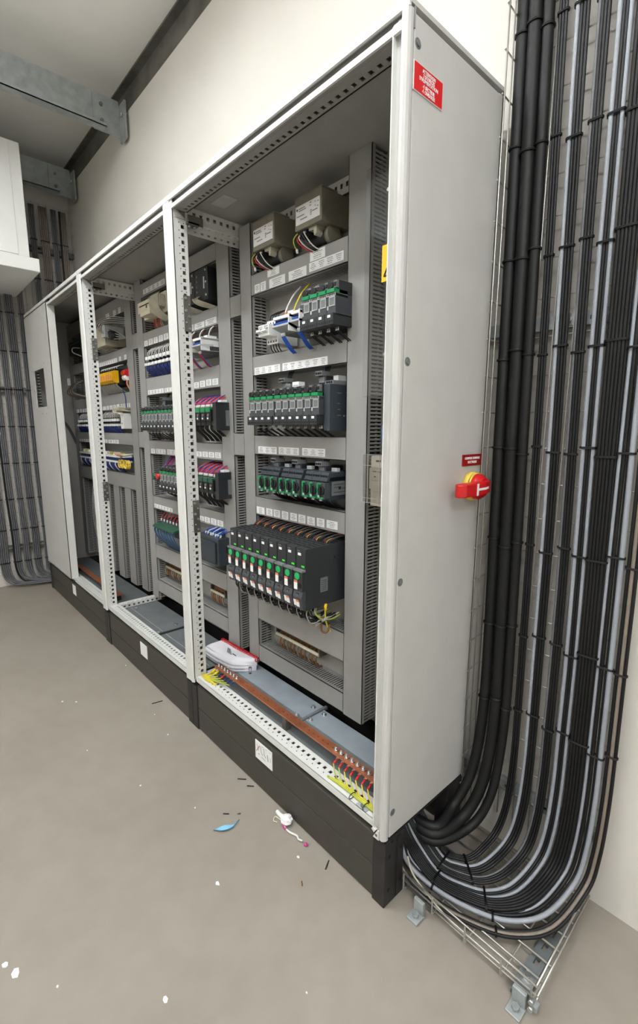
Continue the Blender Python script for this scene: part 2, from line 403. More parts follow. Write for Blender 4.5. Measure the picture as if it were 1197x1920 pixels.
# near right corner column: inner sealing lip, channel, rounded outer edge
m = MB(); m.box(-.044, -.041, -.004, .03, .232, T-.036, 'frame'); m.box(-.041, -.018, .010, .05, .226, T-.018, 'frame')
m.build('corner_post', cabC)
m = MB(); m.prism([(-.020, .006), (-.020, -.002), (-.017, -.007), (-.009, -.008), (-.003, -.004), (0, .002), (0, .010), (-.010, .012)], 'z', .222, T-.018, 'enclosure')
m.build('corner_moulding', cabC)
MB().box(-.041, -.019, -.004, .003, T-.052, T-.034, 'frame').build('corner_bracket', cabC)
m = MB(); m.prism([(-.048, .236), (-.038, .230), (-.034, .238), (-.044, .243)], 'y', -.006, .004, 'frame')
m.build('rail_hook', cabC); m = MB(); m.prism([(-.042, .214), (-.021, .214), (-.021, .243), (-.027, .243)], 'y', -.005, -.001, 'frame'); m.cyl((-.030, -.0045, .226), (-.030, -.0062, .226), .004, 'steel_dark', 8)
m.build('foot_bracket', cabC)
MB().box(-.016, -.001, .016, D-.004, .224, T-.022, 'enclosure').build('side_panel', cabC, bev=.002)
for z in (2.143, 1.503, .966, .299):
    b = MB().tube([(-.0015, .028, z), (-.0006, .028, z)], .0105, 'grey_mid', 12).build('panel_screw', cabC)
    MB().cyl((-.0006, .028, z), (.0016, .028, z), .006, 'galv_plate', 6).build('screw_head', b)
MB().box(XL, XL+.012, .02, D-.004, .224, T-.022, 'enclosure').build('side_panel', cabA)

# plinth: two stacked front boards, black corner pieces, open right end
def plinth(cab, x0, x1, lab=True):
    for z0, z1 in ((0.004, .1055), (.1085, HP-.002)):
        MB().box(x0+.045, x1-.045, .004, .022, z0, z1, 'plinth').build('plinth_board', cab, bev=.0015)
    MB().box(x0+.045, x1-.045, .010, .060, HP-.003, HP+.001, 'plinth').build('plinth_ledge', cab)
    for a, b in ((x0+.0005, x0+.046), (x1-.046, x1-.0005)):
        for y0, y1 in ((0, .085), (.31, .395)):
            MB().box(a, b, y0, y1, 0, HP-.003, 'plinth_black').build('plinth_corner', cab, bev=.002)
    MB().box(x0+.046, x1-.046, .385, .395, .004, HP-.004, 'plinth_black').build('plinth_back', cab)
plinth(cabC, XB, 0); plinth(cabB, XA, XB); plinth(cabA, XL, XA)
MB().box(XL+.002, XL+.02, .085, .31, .004, HP-.004, 'plinth_black').build('plinth_side', cabA)
m = MB()                                                # dark stiffener and holes on the near corner's right face
m.box(-.0005, .003, .052, .056, .01, HP-.006, 'plinth_black')
for z, y in ((.05, .02), (.16, .02), (.05, .072), (.16, .072), (.205, .03), (.205, .062)): m.box(-.0004, .0008, y-.004, y+.004, z-.005, z+.005, 'gap_black')
m.build('plinth_corner_fittings', cabC)
MB().box(-.045, -.002, .005, .39, HP-.001, HP+.004, 'plinth_black').build('plinth_cap', cabC)
for cab, a, b in ((cabC, -.636, -.531), (cabB, -1.745, -1.655), (cabA, -3.045, -2.965)):
    l = MB().box(a, b, .0018, .0038, .123, .197, 'paper').build('plinth_label', cab, label='small white sticker on the dark plinth')
    if cab is cabC:
        q = MB(); f = lambda u, v: (a+(b-a)*u, .0012, .123+.074*v)
        q.tube([f(.08, .42), f(.26, .80)], .0012, 'red_sign_dark', 5)
        q.tube([f(.10, .82), f(.22, .50)], .0006, 'orange', 5)
        q.build('red_mark', l)
        q = MB()
        for u in (.34, .53): q.tube(crom([f(u, .86), f(u+.02, .55), f(u+.12, .42)], 4), .0006, 'ink', 5)
        q.tube([f(.74, .66), f(.78, .34)], .0009, 'ink', 5); q.tube([f(.90, .62), f(.92, .40)], .0006, 'ink_light', 5)
        q.tube([f(.38, .28), f(.62, .24)], .0006, 'ink_light', 5); q.tube([f(.20, .36), f(.24, .30)], .0009, 'ink', 5)
        for u in (.45, .65, .88): q.tube([f(u, .90), f(u+.02, .88)], .0007, 'ink', 5)
        q.build('print', l)['kind'] = 'stuff'

# gland plates on the cabinet floors
MB().box(XB+.07, -.03, .070, .185, .226, .230, 'galv_plate').build('front_gland_plate', cabC)
MB().box(XB+.075, -.575, .187, .300, .226, .231, 'galv_plate_light').build('gland_plate', cabC, bev=.001)
MB().box(-.560, -.03, .187, .285, .226, .231, 'galv_plate_light').build('gland_plate', cabC, bev=.001)
MB().box(-.575, -.56, .187, .306, .222, .2262, 'plinth_black').build('gland_plate_joint', cabC)
MB().box(-.5735, -.5615, .150, .306, .2263, .236, 'galv_plate').build('joint_rib', cabC)
for x, y in ((-.60, .262), (-.545, .200), (-.605, .180), (-.535, .262), (-.58, .12)):
    MB().tube([(x, y, .230), (x, y, .234)], .010, 'bolt', 12).cyl((x, y, .234), (x, y, .242), .0055, 'galv_bright', 6).build('plate_bolt', cabC)
MB().cyl((-1.0, .225, .231), (-1.0, .225, .262), .007, 'acrylic_box', 8).build('spacer_stud', cabC)
MB().box(XA+.075, -1.705, .078, .300, .221, .226, 'galv_plate').build('gland_plate', cabB, bev=.001)
MB().box(-1.690, XB-.05, .078, .300, .219, .224, 'galv_plate').build('gland_plate', cabB, bev=.001)
MB().box(-1.707, -1.688, .078, .300, .224, .2275, 'plinth_black').build('joint_rib', cabB)
for a, b in ((XA+.085, -1.72), (-1.68, XB-.06)): MB().box(a, b, .122, .124, .2262 if a < -1.9 else .2242, .2272, 'grey_light').build('fold_line', cabB)
for x, y in ((-1.73, .105), (-1.71, .085), (-1.76, .22), (-2.17, .15), (-1.64, .23)):
    MB().tube([(x, y, .225), (x, y, .230)], .011, 'bolt', 12).build('plate_bolt', cabB)
MB().box(XL+.04, XA-.05, .070, .300, .219, .224, 'galv_plate').build('gland_plate', cabA)
# closed left door of the farthest cabinet, with a cut-out
d0, d1, dz0, dz1 = -3.700, -3.010, .240, 2.185
c0, c1, cz0, cz1 = -3.525, -3.225, 1.505, 1.775
m = MB()
for a, b, e, f in ((d0, c0, dz0, dz1), (c1, d1, dz0, dz1), (c0, c1, dz0, cz0), (c0, c1, cz1, dz1)): m.box(a, b, -.010, -.006, e, f, 'enclosure')
m.box(d1-.004, d1, -.010, .042, dz0, dz1, 'frame'); m.box(d0, d0+.004, -.010, .016, dz0, dz1, 'enclosure')
m.box(d0, d1, -.010, .012, dz1-.004, dz1, 'frame'); m.box(d0, d1, -.010, .012, dz0, dz0+.004, 'frame')
door = m.build('door', cabA)
m = MB()
for i in range(12): m.box(c0-.001, c0+.02, .0, .02, cz0+.01+.022*i, cz0+.021+.022*i, 'gap_black')
m.box(c0-.02, c0+.006, .012, .02, cz0, cz1, 'frame'); m.build('door_stiffener', door)
m = MB()
for (x, z) in ((c0-.03, cz1+.0), (c0-.03, cz0+.13), (c0-.03, cz0-.01), (c1+.03, cz1+.03), (c1+.03, cz0+.13), (c1+.03, cz0-.01), (c0+.15, cz1+.05), (c0+.15, cz0-.05), (c1-.03, cz1+.06), (c1-.03, cz0-.05)):
    m.cyl((x, -.010, z), (x, -.0125, z), .006, 'grey_light', 8)
m.build('door_rivets', door)
MB().box(d1+.002, d1+.03, .0, .04, dz0-.02, dz0-.004, 'plinth_black').build('door_stop', cabA)
MB().box(d1-.02, d1+.02, -.002, .03, dz1, T-.012, 'plinth_black').build('door_catch', cabA)

# ------------------------------------------------------------------ wiring ducts: cover, slotted walls, base
def duct(cab, x0, x1, z0, z1, vert, name='wiring_duct'):
    d = MB().box(x0, x1, YD, YD+.003, z0, z1, 'duct')
    if vert: d.box(x0, x0+.002, YD, YD+.016, z0, z1, 'duct').box(x1-.002, x1, YD, YD+.016, z0, z1, 'duct')
    else: d.box(x0, x1, YD, YD+.016, z0, z0+.002, 'duct').box(x0, x1, YD, YD+.016, z1-.002, z1, 'duct')
    o = d.build(name, cab)
    s = MB(); p = .0125
    y0, ym, y1 = YD+.014, YD+.050, YP-.016
    if vert:
        s.box(x0, x1, YP-.003, YP-.0005, z0, z1, 'duct')
        for xx in (x0+.002, x1-.004):
            s.box(xx, xx+.002, y1, YP, z0, z1, 'duct')
            for i in range(int((z1-z0)/p)):
                z = z0+p*i; s.box(xx, xx+.002, y0, y1, z, z+.0068, 'duct')
                s.box(xx, xx+.002, ym-.005, ym+.004, z+.0068, z+.009, 'duct')
    else:
        s.box(x0, x1, YP-.003, YP-.0005, z0, z1, 'duct')
        for zz in (z0+.002, z1-.004):
            s.box(x0, x1, y1, YP, zz, zz+.002, 'duct')
            for i in range(int((x1-x0)/p)):
                x = x0+p*i; s.box(x, x+.0068, y0, y1, zz, zz+.002, 'duct')
    s.build('slotted_wall', o)
    MB().box(x0+.012, x1-.012, YD+.022, YP-.012, z0+.012, z1-.012, 'device_black').build('wire_fill', o)
    return o
TD = T-.025
# near cabinet
vCl = duct(cabC, -1.085, -1.003, .275, TD-.03, True); vCr = duct(cabC, -.449, -.353, .272, TD, True)
hC = [duct(cabC, -1.0025, -.4495, a, b, False) for a, b in ((1.882, 1.962), (1.567, 1.645), (1.239, 1.320), (.974, 1.056), (.484, .600), (.276, .356))]
# middle cabinet
vBl = duct(cabB, -2.215, -2.122, .272, TD, True); vBr = duct(cabB, -1.275, -1.168, .268, TD, True)
hB = [duct(cabB, -2.1215, -1.2755, a, b, False) for a, b in ((2.085, TD-.03), (1.815, 1.895), (1.539, 1.640), (1.195, 1.278), (.860, .942), (.543, .633), (.318, .402))]
# farthest cabinet
vAl = duct(cabA, -3.66, -3.585, .275, TD-.03, True); vAr = duct(cabA, -2.395, -2.290, .270, TD, True)
hA = [duct(cabA, -3.5845, -2.3955, a, b, False) for a, b in ((2.061, TD-.03), (1.773, 1.851), (1.470, 1.578), (1.238, 1.318), (.943, 1.045))]
for xr in (-2.486, -2.707, -2.943, -3.165):
    duct(cabA, xr-.118, xr, .262, .9425, True, 'hanging_duct')

for cab, a, b in ((cabC, -1.1675, -1.0855), (cabB, -2.2895, -2.2155)):
    for z0, z1 in ((1.822, 1.910), (1.228, 1.328)): duct(cab, a, b, z0, z1, False, 'bridge_duct')
# paper labels with rows of print, stuck on the duct covers
def labels(dct, L, cols=None):
    for n, (a, b, z0, z1) in enumerate(L):
        nc = cols[n] if cols else 1
        m = MB().box(a, b, YD-.0012, YD-.0001, z0, z1, 'paper')
        for c in range(nc):
            cx0 = a+(b-a)*(c+.16)/nc; cx1 = a+(b-a)*(c+.84)/nc; mid = (cx0+cx1)/2
            rows = 3 if z1-z0 > .02 else 2
            for r_ in range(rows+1):
                zz = z1-(z1-z0)*(.22+.58*r_/rows); hw = (cx1-cx0)/2*random.uniform(.45, 1.0)
                x = mid-hw
                while x < mid+hw-.001:
                    l = random.uniform(.003, .009); e = min(x+l, mid+hw)
                    m.box(x, e, YD-.0016, YD-.0011, zz-.0009, zz+.0009, 'ink_light' if r_ % 2 else 'ink'); x = e+.0016
        m.build('label', dct)
labels(hC[0], [(-0.888, -0.813, 1.928, 1.955), (-0.877, -0.778, 1.886, 1.919), (-0.977, -0.942, 1.888, 1.919), (-0.936, -0.901, 1.887, 1.92), (-0.756, -0.655, 1.887, 1.919), (-0.635, -0.557, 1.924, 1.956), (-0.64, -0.468, 1.892, 1.921)], [1, 1, 1, 1, 1, 1, 4])
labels(hC[1], [(-0.99, -0.816, 1.569, 1.598), (-0.8, -0.543, 1.569, 1.598)], [4, 6])
labels(hC[2], [(-0.975, -0.845, 1.245, 1.274), (-0.831, -0.703, 1.246, 1.275), (-0.683, -0.554, 1.247, 1.276)], [3, 3, 3])
labels(hC[3], [(-0.997, -0.938, 0.981, 1.011), (-0.925, -0.88, 0.982, 1.012), (-0.872, -0.828, 0.982, 1.013), (-0.816, -0.773, 0.981, 1.014), (-0.76, -0.717, 0.983, 1.014), (-0.708, -0.666, 0.982, 1.015), (-0.654, -0.61, 0.982, 1.014), (-0.598, -0.556, 0.984, 1.016), (-0.544, -0.486, 0.986, 1.016)])
labels(hB[0], [(-2.084, -1.801, 2.098, 2.124)], [5])
labels(hB[1], [(-2.109, -2.065, 1.818, 1.848), (-2.047, -1.994, 1.818, 1.85), (-1.978, -1.928, 1.818, 1.85), (-1.91, -1.861, 1.818, 1.851), (-1.846, -1.79, 1.821, 1.851), (-1.54, -1.507, 1.822, 1.850), (-1.497, -1.399, 1.823, 1.849), (-1.389, -1.287, 1.824, 1.851)])
labels(hB[2], [(-2.1, -1.887, 1.544, 1.569), (-1.87, -1.761, 1.546, 1.568), (-1.525, -1.476, 1.547, 1.575), (-1.464, -1.415, 1.548, 1.578), (-1.402, -1.353, 1.551, 1.58), (-1.343, -1.291, 1.551, 1.579)], [5, 3, 1, 1, 1, 1])
labels(hB[3], [(-2.104, -2.051, 1.2, 1.228), (-2.035, -1.906, 1.201, 1.229), (-1.88, -1.74, 1.202, 1.231), (-1.533, -1.478, 1.206, 1.232), (-1.468, -1.415, 1.207, 1.233), (-1.405, -1.352, 1.207, 1.233), (-1.342, -1.291, 1.207, 1.234)], [1, 3, 3, 1, 1, 1, 1])
labels(hB[4], [(-2.106, -1.855, 0.868, 0.891), (-1.527, -1.483, 0.872, 0.895), (-1.474, -1.421, 0.87, 0.897), (-1.408, -1.356, 0.869, 0.899), (-1.345, -1.29, 0.87, 0.899)], [6, 1, 1, 1, 1])
labels(hA[0], [(-2.718, -2.657, 2.064, 2.097), (-2.58, -2.536, 2.064, 2.096), (-2.486, -2.45, 2.064, 2.097)])
labels(hA[1], [(-2.938, -2.574, 1.776, 1.804), (-2.531, -2.5, 1.779, 1.805), (-2.438, -2.405, 1.779, 1.807)], [9, 1, 1])
labels(hA[2], [(-3.558, -3.505, 1.472, 1.499), (-3.47, -3.431, 1.472, 1.499), (-3.405, -3.363, 1.472, 1.498), (-3.338, -3.269, 1.472, 1.499), (-2.915, -2.861, 1.477, 1.502), (-2.838, -2.794, 1.478, 1.503), (-2.772, -2.721, 1.479, 1.505), (-2.7, -2.654, 1.48, 1.506), (-2.634, -2.589, 1.481, 1.508), (-2.562, -2.542, 1.483, 1.507), (-2.528, -2.511, 1.483, 1.507), (-2.496, -2.479, 1.483, 1.507), (-2.451, -2.433, 1.483, 1.508), (-2.414, -2.396, 1.482, 1.508)])
labels(hA[3], [(-3.55, -3.456, 1.240, 1.262), (-3.43, -3.344, 1.240, 1.263), (-3.325, -3.253, 1.240, 1.264), (-2.936, -2.878, 1.242, 1.268), (-2.853, -2.753, 1.242, 1.268), (-2.739, -2.65, 1.243, 1.269)])
# mounting rails behind the device rows
def din(cab, x0, x1, z):
    MB().box(x0, x1, YP-.009, YP-.0075, z-.017, z+.017, 'galv').box(x0, x1, YP-.009, YP, z-.013, z-.011, 'galv').box(x0, x1, YP-.009, YP, z+.011, z+.013, 'galv').build('din_rail', cab)
for z in (1.735, 1.435, 1.145, .83): din(cabC, -.998, -.452, z)
for z in (1.985, 1.72, 1.41, 1.07, .76): din(cabB, -2.118, -1.28, z)
for z in (1.66, 1.40, 1.14): din(cabA, -3.58, -2.40, z)
# small type plate stuck under the roof of the near cabinet
l = MB().box(-1.03, -.93, .12, .18, T-.0252, T-.0242, 'grey_light').build('type_plate', cabC)
# ------------------------------------------------------------------ devices on the mounting plates (prototypes in local coordinates: y = 0 at the rail, front towards -y)
YR = YP-.0095
def wire(parent, pts, k, r=.0016, n=5, name='wire', seg=5):
    return MB().tube(crom(pts, seg), r, k, n).build(name, parent, local=True)
def P(name, cat): return thing(name, name, cat)
def marker(parent, p, q, r=.0028, k='white_wire', name='wire_marker'): return MB().cyl(p, q, r, k, 6).build(name, parent, local=True)

# -- compact motor starter: black, green band below the rotary knob, white marker
def starter_proto(w=.041):
    r = P('motor_starter', 'motor starter'); a, b = .0006, w-.0006
    MB().box(a, b, -.155, 0, .030, .096, 'device_mid').build('body', r, local=True, bev=.0008)
    t = MB().box(a, b, -.166, -.03, 0, .034, 'device')
    for i in range(4): t.box(a+.003+i*.0092, a+.009+i*.0092, -.1664, -.16, .004, .013, 'gap_black')
    t.build('terminal_block', r, local=True, bev=.0008)
    MB().box(w*.35, w*.68, -.1668, -.1655, .021, .029, 'paper').build('marker', r, local=True)
    f = MB().box(a+.010, b-.003, -.1565, -.1545, .057, .060, 'grey_light').box(a+.010, b-.003, -.1565, -.1545, .083, .086, 'grey_light').box(a+.010, a+.012, -.1565, -.1545, .060, .083, 'grey_light').box(b-.005, b-.003, -.1565, -.1545, .060, .083, 'grey_light')
    f.build('window_frame', r, local=True)
    MB().box(a+.012, b-.005, -.1555, -.1545, .060, .083, 'grey_mid').build('window', r, local=True)
    MB().box(a+.002, a+.008, -.1568, -.1545, .047, .059, 'grey_light').build('button', r, local=True)
    c = MB().box(a, b, -.157, -.1, .087, .096, 'grey_light')
    for i in range(5): c.box(a+.003+i*.0075, a+.007+i*.0075, -.1574, -.156, .089, .094, 'device')
    c.build('label_band', r, local=True)
    g = MB().box(a+.006, b, -.162, -.10, .0965, .108, 'green'); g.box(a, a+.006, -.158, -.10, .0965, .106, 'green_dark'); g.build('green_band', r, local=True, bev=.001)
    MB().box(a, b, -.140, -.01, .096, .136, 'device').build('upper_body', r, local=True, bev=.001)
    k = MB().cyl((w*.36, -.140, .118), (w*.36, -.158, .118), .0115, 'device_black', 14); k.build('knob', r, local=True)
    MB().box(w*.62, b-.001, -.150, -.138, .112, .134, 'grey_mid').box(w*.70, b-.003, -.153, -.149, .118, .128, 'device_black').build('padlock_tab', r, local=True)
    for i, x in enumerate((w*.40, w*.62)):
        wr = wire(r, [(x, -.13, .004), (x+.001, -.128, -.012), (x+.010, -.09, -.036), (x+.012, -.06, -.05)], 'black_wire', .0022)
        MB().cyl((x, -.1302, -.002), (x+.001, -.1285, -.013), .0031, 'white_wire', 6).build('ferrule', wr, local=True)
    return r
ST = starter_proto()
xs = [-.927+.0418*i for i in range(4)]; xs2 = [-.755+.0418*i for i in range(6)]
for i, x in enumerate(xs): place(ST, (x, YR, 1.362), '%s motor starter of the block of four, near cabinet' % ORD[i], 'motor starters in the near cabinet')
for i, x in enumerate(xs2): place(ST, (x, YR, 1.362), '%s motor starter of the block of six, near cabinet' % ORD[i], 'motor starters in the near cabinet')
for i in range(4): place(ST, (-.592+.0412*i, YR, 1.676), '%s motor starter right of the white breakers, near cabinet' % ORD[i], 'motor starters in the near cabinet')
for i in range(5): place(ST, (-2.035+.0438*i, YR, 1.335), '%s motor starter of the left block, middle cabinet' % ORD[i], 'motor starters in the middle cabinet')
for i in range(5): place(ST, (-1.808+.0438*i, YR, 1.335), '%s motor starter of the block beside the post, middle cabinet' % ORD[i], 'motor starters in the middle cabinet')
for i in range(5): place(ST, (-1.83+.0438*i, YR, 1.008), 'motor starter, %s from left behind the post, next to the red selector' % ORD[i], 'motor starters in the middle cabinet')

# -- end module beside the block of six, with print and feed terminals
r = P('power_feed_module', 'module'); MB().box(0, .030, -.135, 0, -.02, .135, 'device_blue').build('body', r, local=True, bev=.001)
q = MB()
for (y, z, l) in ((-.10, .105, .02), (-.06, .108, .018), (-.10, .07, .012), (-.055, .09, .006), (-.1, .03, .02), (-.06, .03, .016), (-.04, .012, .02), (-.10, .05, .014), (-.05, .055, .018)): q.box(.0299, .0306, y, y+l, z, z+.003, 'grey_mid')
for (y, z) in ((-.05, .10), (-.035, .085), (-.07, .028), (-.055, .028)): q.box(.0299, .0308, y, y+.005, z, z+.005, 'grey_light')
q.build('print', r, local=True)
t = MB().box(-.01, .030, -.12, -.02, .135, .148, 'grey_mid')
for i in range(3): t.cyl((0+.011*i, -.119, .142), (0+.011*i, -.122, .142), .004, 'gap_black', 8)
t.build('top_terminals', r, local=True)
MB().box(.0, .024, -.09, -.05, .148, .166, 'grey_light').build('tag', r, local=True)
place(r, (-.503, YR, 1.362), 'dark upright feed module closing the block of six motor starters', None)
r['category'] = 'module'
def feed(w=.04):
    r = P('feed_terminal', 'terminal'); MB().box(0, w, -.085, 0, 0, .028, 'device').build('body', r, local=True, bev=.001)
    t = MB().box(-.004, w*.75, -.098, -.05, .028, .044, 'grey_mid')
    for i in range(3): t.cyl((.003+.0105*i, -.0975, .036), (.003+.0105*i, -.1, .036), .0042, 'gap_black', 8)
    t.build('screw_terminals', r, local=True)
    MB().box(w*.1, w*.8, -.087, -.084, .004, .024, 'grey_mid').build('label_plate', r, local=True)
    for i in range(3): wire(r, [(.006+.0105*i, -.06, .044), (.008+.0105*i, -.05, .07), (.014+.0105*i, -.03, .085)], 'black_wire', .003)
    return r
FD = feed()
for i, (x, z, l) in enumerate(((-.80, 1.497, 'small black feed terminal above the block of four motor starters'), (-.585, 1.505, 'small black feed terminal above the block of six motor starters'),
    (-.86, 1.186, 'small feed terminal above the left trio of green-framed breakers'), (-.722, 1.186, 'small feed terminal above the middle trio of green-framed breakers'), (-.585, 1.186, 'small feed terminal above the right trio of green-framed breakers'),
    (-1.90, 1.475, 'small feed terminal above the five starters of the middle cabinet'))):
    place(FD, (x, YR, z), l, 'feed terminals')
# grey nameplates standing behind the breaker trios and starters
for i, (x, z, l) in enumerate(((-.80, 1.192, 'left'), (-.662, 1.192, 'middle'), (-.525, 1.192, 'right'))):
    top(MB().box(x, x+.028, .285, .30, z, z+.017, 'grey_light').box(x+.003, x+.026, .2845, .2855, z+.004, z+.006, 'ink_light').box(x+.003, x+.022, .2845, .2855, z+.010, z+.012, 'ink_light').box(x, x+.028, .30, YR, z, z+.006, 'device'), 'nameplate_holder', 'small grey nameplate right of the %s breaker trio feed terminal' % l, 'nameplate', 'nameplates')
top(MB().box(-.728, -.690, .27, .30, 1.502, 1.522, 'paper').box(-.724, -.694, .2695, .2705, 1.508, 1.510, 'ink_light').box(-.724, -.694, .30, YR, 1.502, 1.508, 'device'), 'nameplate_holder', 'white nameplate above the block of six motor starters', 'nameplate')
top(MB().box(-.775, -.740, .27, .30, 1.500, 1.518, 'grey_mid').box(-.77, -.745, .2695, .2705, 1.506, 1.508, 'ink').box(-.77, -.745, .30, YR, 1.500, 1.506, 'device'), 'nameplate_holder', 'grey nameplate above the gap between the starter blocks', 'nameplate')

# -- green-framed rotary motor breakers, three trios
def breaker_proto(w=.0405):
    r = P('rotary_breaker', 'breaker')
    MB().box(.0005, w-.0005, -.128, 0, -.004, .078, 'device_blue').build('body', r, local=True, bev=.001)
    t = MB().prism([(-.142, .064), (-.05, .064), (-.05, .094), (-.13, .094)], 'x', .0005, w-.0005, 'device_blue')
    for i in range(3): t.cyl((.0075+.0127*i, -.134, .081), (.0075+.0127*i, -.1375, .080), .0048, 'gap_black', 10)
    t.build('top_terminals', r, local=True)
    MB().box(.002, w-.002, -.150, -.128, .004, .060, 'device_mid').build('front', r, local=True, bev=.001)
    g = MB().box(.003, .0095, -.156, -.149, .006, .058, 'green').box(.003, w-.004, -.156, -.149, .003, .0085, 'green').box(.0095, .022, -.156, -.149, .053, .058, 'green'); g.build('green_frame', r, local=True)
    k = MB().cyl((w*.56, -.150, .032), (w*.56, -.1565, .032), .0155, 'device_black', 20).box(w*.56-.0035, w*.56+.0035, -.161, -.1565, .018, .046, 'device_black'); k.build('knob', r, local=True)
    MB().box(.010, .018, -.1575, -.154, .008, .016, 'grey_light').build('indicator', r, local=True)
    MB().box(w*.3, w*.62, -.152, -.150, -.0045, .002, 'grey_light').build('marker', r, local=True)
    for i in range(3): wire(r, [(.008+.012*i, -.09, -.002), (.010+.012*i, -.085, -.02), (.016+.012*i, -.05, -.042), (.018+.012*i, -.03, -.045)], 'black_wire', .0024)
    return r
BR = breaker_proto()
for g, x0 in enumerate((-.877, -.739, -.601)):
    for i in range(3): o = place(BR, (x0+.0408*i, YR, 1.103), '%s green-framed rotary breaker of the %s trio in the near cabinet' % (ORD[i], ('left', 'middle', 'right')[g]), 'rotary breakers')
q = MB().box(w_ := .0403, .0412, -.118, -.045, .012, .062, 'grey_mid')
for (y, z, l) in ((-.11, .05, .05), (-.11, .04, .03), (-.11, .022, .055), (-.07, .034, .02)): q.box(.0410, .0416, y, y+l, z, z+.003, 'ink')
q.box(.0410, .0417, -.085, -.074, .033, .043, 'gap_black')
q.build('rating_plate', o, local=True)

# -- white two-pole breakers
def mcb_proto(w=.0335, k='white_plastic'):
    r = P('miniature_breaker', 'breaker')
    MB().box(.0004, w-.0004, -.100, 0, 0, .088, k).build('body', r, local=True, bev=.001)
    MB().box(.0004, w-.0004, -.142, -.10, .024, .066, k).build('front', r, local=True, bev=.0012)
    t = MB().box(.004, w-.004, -.144, -.140, .048, .052, 'device_black'); t.prism([(-.142, .034), (-.156, .040), (-.154, .047), (-.142, .049)], 'x', .003, w-.003, k); t.build('toggle', r, local=True)
    h = MB()
    for z in (.010, .077):
        for i in range(2): h.box(w*(.25+.5*i)-.003, w*(.25+.5*i)+.003, -.1006, -.099, z-.004, z+.004, 'ink')
    h.build('terminal_holes', r, local=True)
    MB().box(.004, w-.004, -.1428, -.1418, .055, .063, 'grey_light').build('print', r, local=True)
    for i in range(2):
        wire(r, [(w*(.25+.5*i), -.09, .002), (w*(.25+.5*i)+.003, -.085, -.02), (w*(.25+.5*i)+.005, -.06, -.04)], 'black_wire', .0024)
        wire(r, [(w*(.25+.5*i), -.09, .087), (w*(.25+.5*i)+.001, -.085, .11), (w*(.25+.5*i)+.002, -.05, .13)], 'black_wire', .0024)
    return r
MC = mcb_proto()
for i in range(2): place(MC, (-.872+.034*i, YR, 1.672), 'white miniature breaker, %s of the pair left of the blue distribution blocks' % ('left' if i == 0 else 'right'), 'white breakers in the near cabinet')

# -- distribution blocks with white and blue strips
def dist_proto(w, wires=('blue',)*4):
    r = P('distribution_block', 'terminal block')
    MB().box(0, w, -.12, 0, 0, .022, 'grey_mid').build('base', r, local=True, bev=.001)
    MB().prism([(-.165, .020), (-.10, .0), (-.10, .03), (-.165, .026)], 'x', 0, w, 'grey_light').build('lower_lip', r, local=True)
    b = MB().box(.001, w-.001, -.158, -.06, .027, .036, 'blue')
    for i in range(int(w/.007)): b.box(.002+.007*i, .0055+.007*i, -.1585, -.156, .030, .034, 'blue_dark')
    b.build('blue_strip', r, local=True)
    MB().box(.001, w-.001, -.150, -.05, .036, .046, 'device_black').build('terminal_row', r, local=True)
    MB().box(0, w, -.160, -.05, .046, .056, 'white_plastic').build('top_strip', r, local=True, bev=.001)
    MB().box(w-.003, w, -.163, -.02, .0, .058, 'white_plastic').build('end_cover', r, local=True)
    for i, k in enumerate(wires):
        x = w*.25+.006*i
        wr = wire(r, [(x, -.14, .004), (x+.001, -.138, -.012), (x+.006, -.11, -.05), (x+.008, -.09, -.065)], k, .0022)
        MB().cyl((x, -.141, .002), (x+.001, -.1385, -.010), .003, 'white_wire', 6).build('ferrule', wr, local=True)
    return r
d1 = dist_proto(.095); place(d1, (-.752, YR, 1.690), 'wide distribution block with white and blue strips beside the white breakers', 'distribution blocks in the near cabinet'); d1['category'] = 'terminal block'
for (x, z0, k1) in ((.020, .058, 'white_wire'), (.070, .058, 'yellow_wire')):
    wr = wire(d1, [(x, -.12, z0), (x+.003, -.115, z0+.03), (x+.012, -.09, z0+.08), (x+.010, -.05, z0+.12)], k1, .003)
    MB().cyl((x, -.12, z0), (x+.002, -.117, z0+.018), .005, 'red_wire' if k1[0] == 'w' else 'black_wire', 8).build('sleeve', wr, local=True)
MB().box(.062, .092, -.14, -.10, .058, .072, 'white_plastic').build('plug', d1, local=True)
MB().box(.042, .052, -.14, -.11, .058, .068, 'orange').build('indicator', d1, local=True)
d2 = dist_proto(.047, ('blue',)*4); place(d2, (-.645, YR, 1.694), 'narrow distribution block with white and blue strips beside the four starters', 'distribution blocks in the near cabinet')
wr = wire(d2, [(.015, -.12, .058), (.018, -.115, .09), (.030, -.09, .13), (.024, -.05, .16)], 'white_wire', .003); MB().cyl((.015, -.12, .058), (.017, -.117, .080), .005, 'white_plastic', 8).build('sleeve', wr, local=True)
MB().box(.012, .04, -.13, -.08, .056, .078, 'device_mid').build('plug', d2, local=True)
d3 = dist_proto(.082, ('red_wire', 'red_wire', 'red_wire', 'blue'))
for i in range(3): place(d3, (-1.552+.09*i, YR, 1.697), 'white and blue distribution block, %s from left in the middle cabinet' % ORD[i], 'distribution blocks in the middle cabinet')
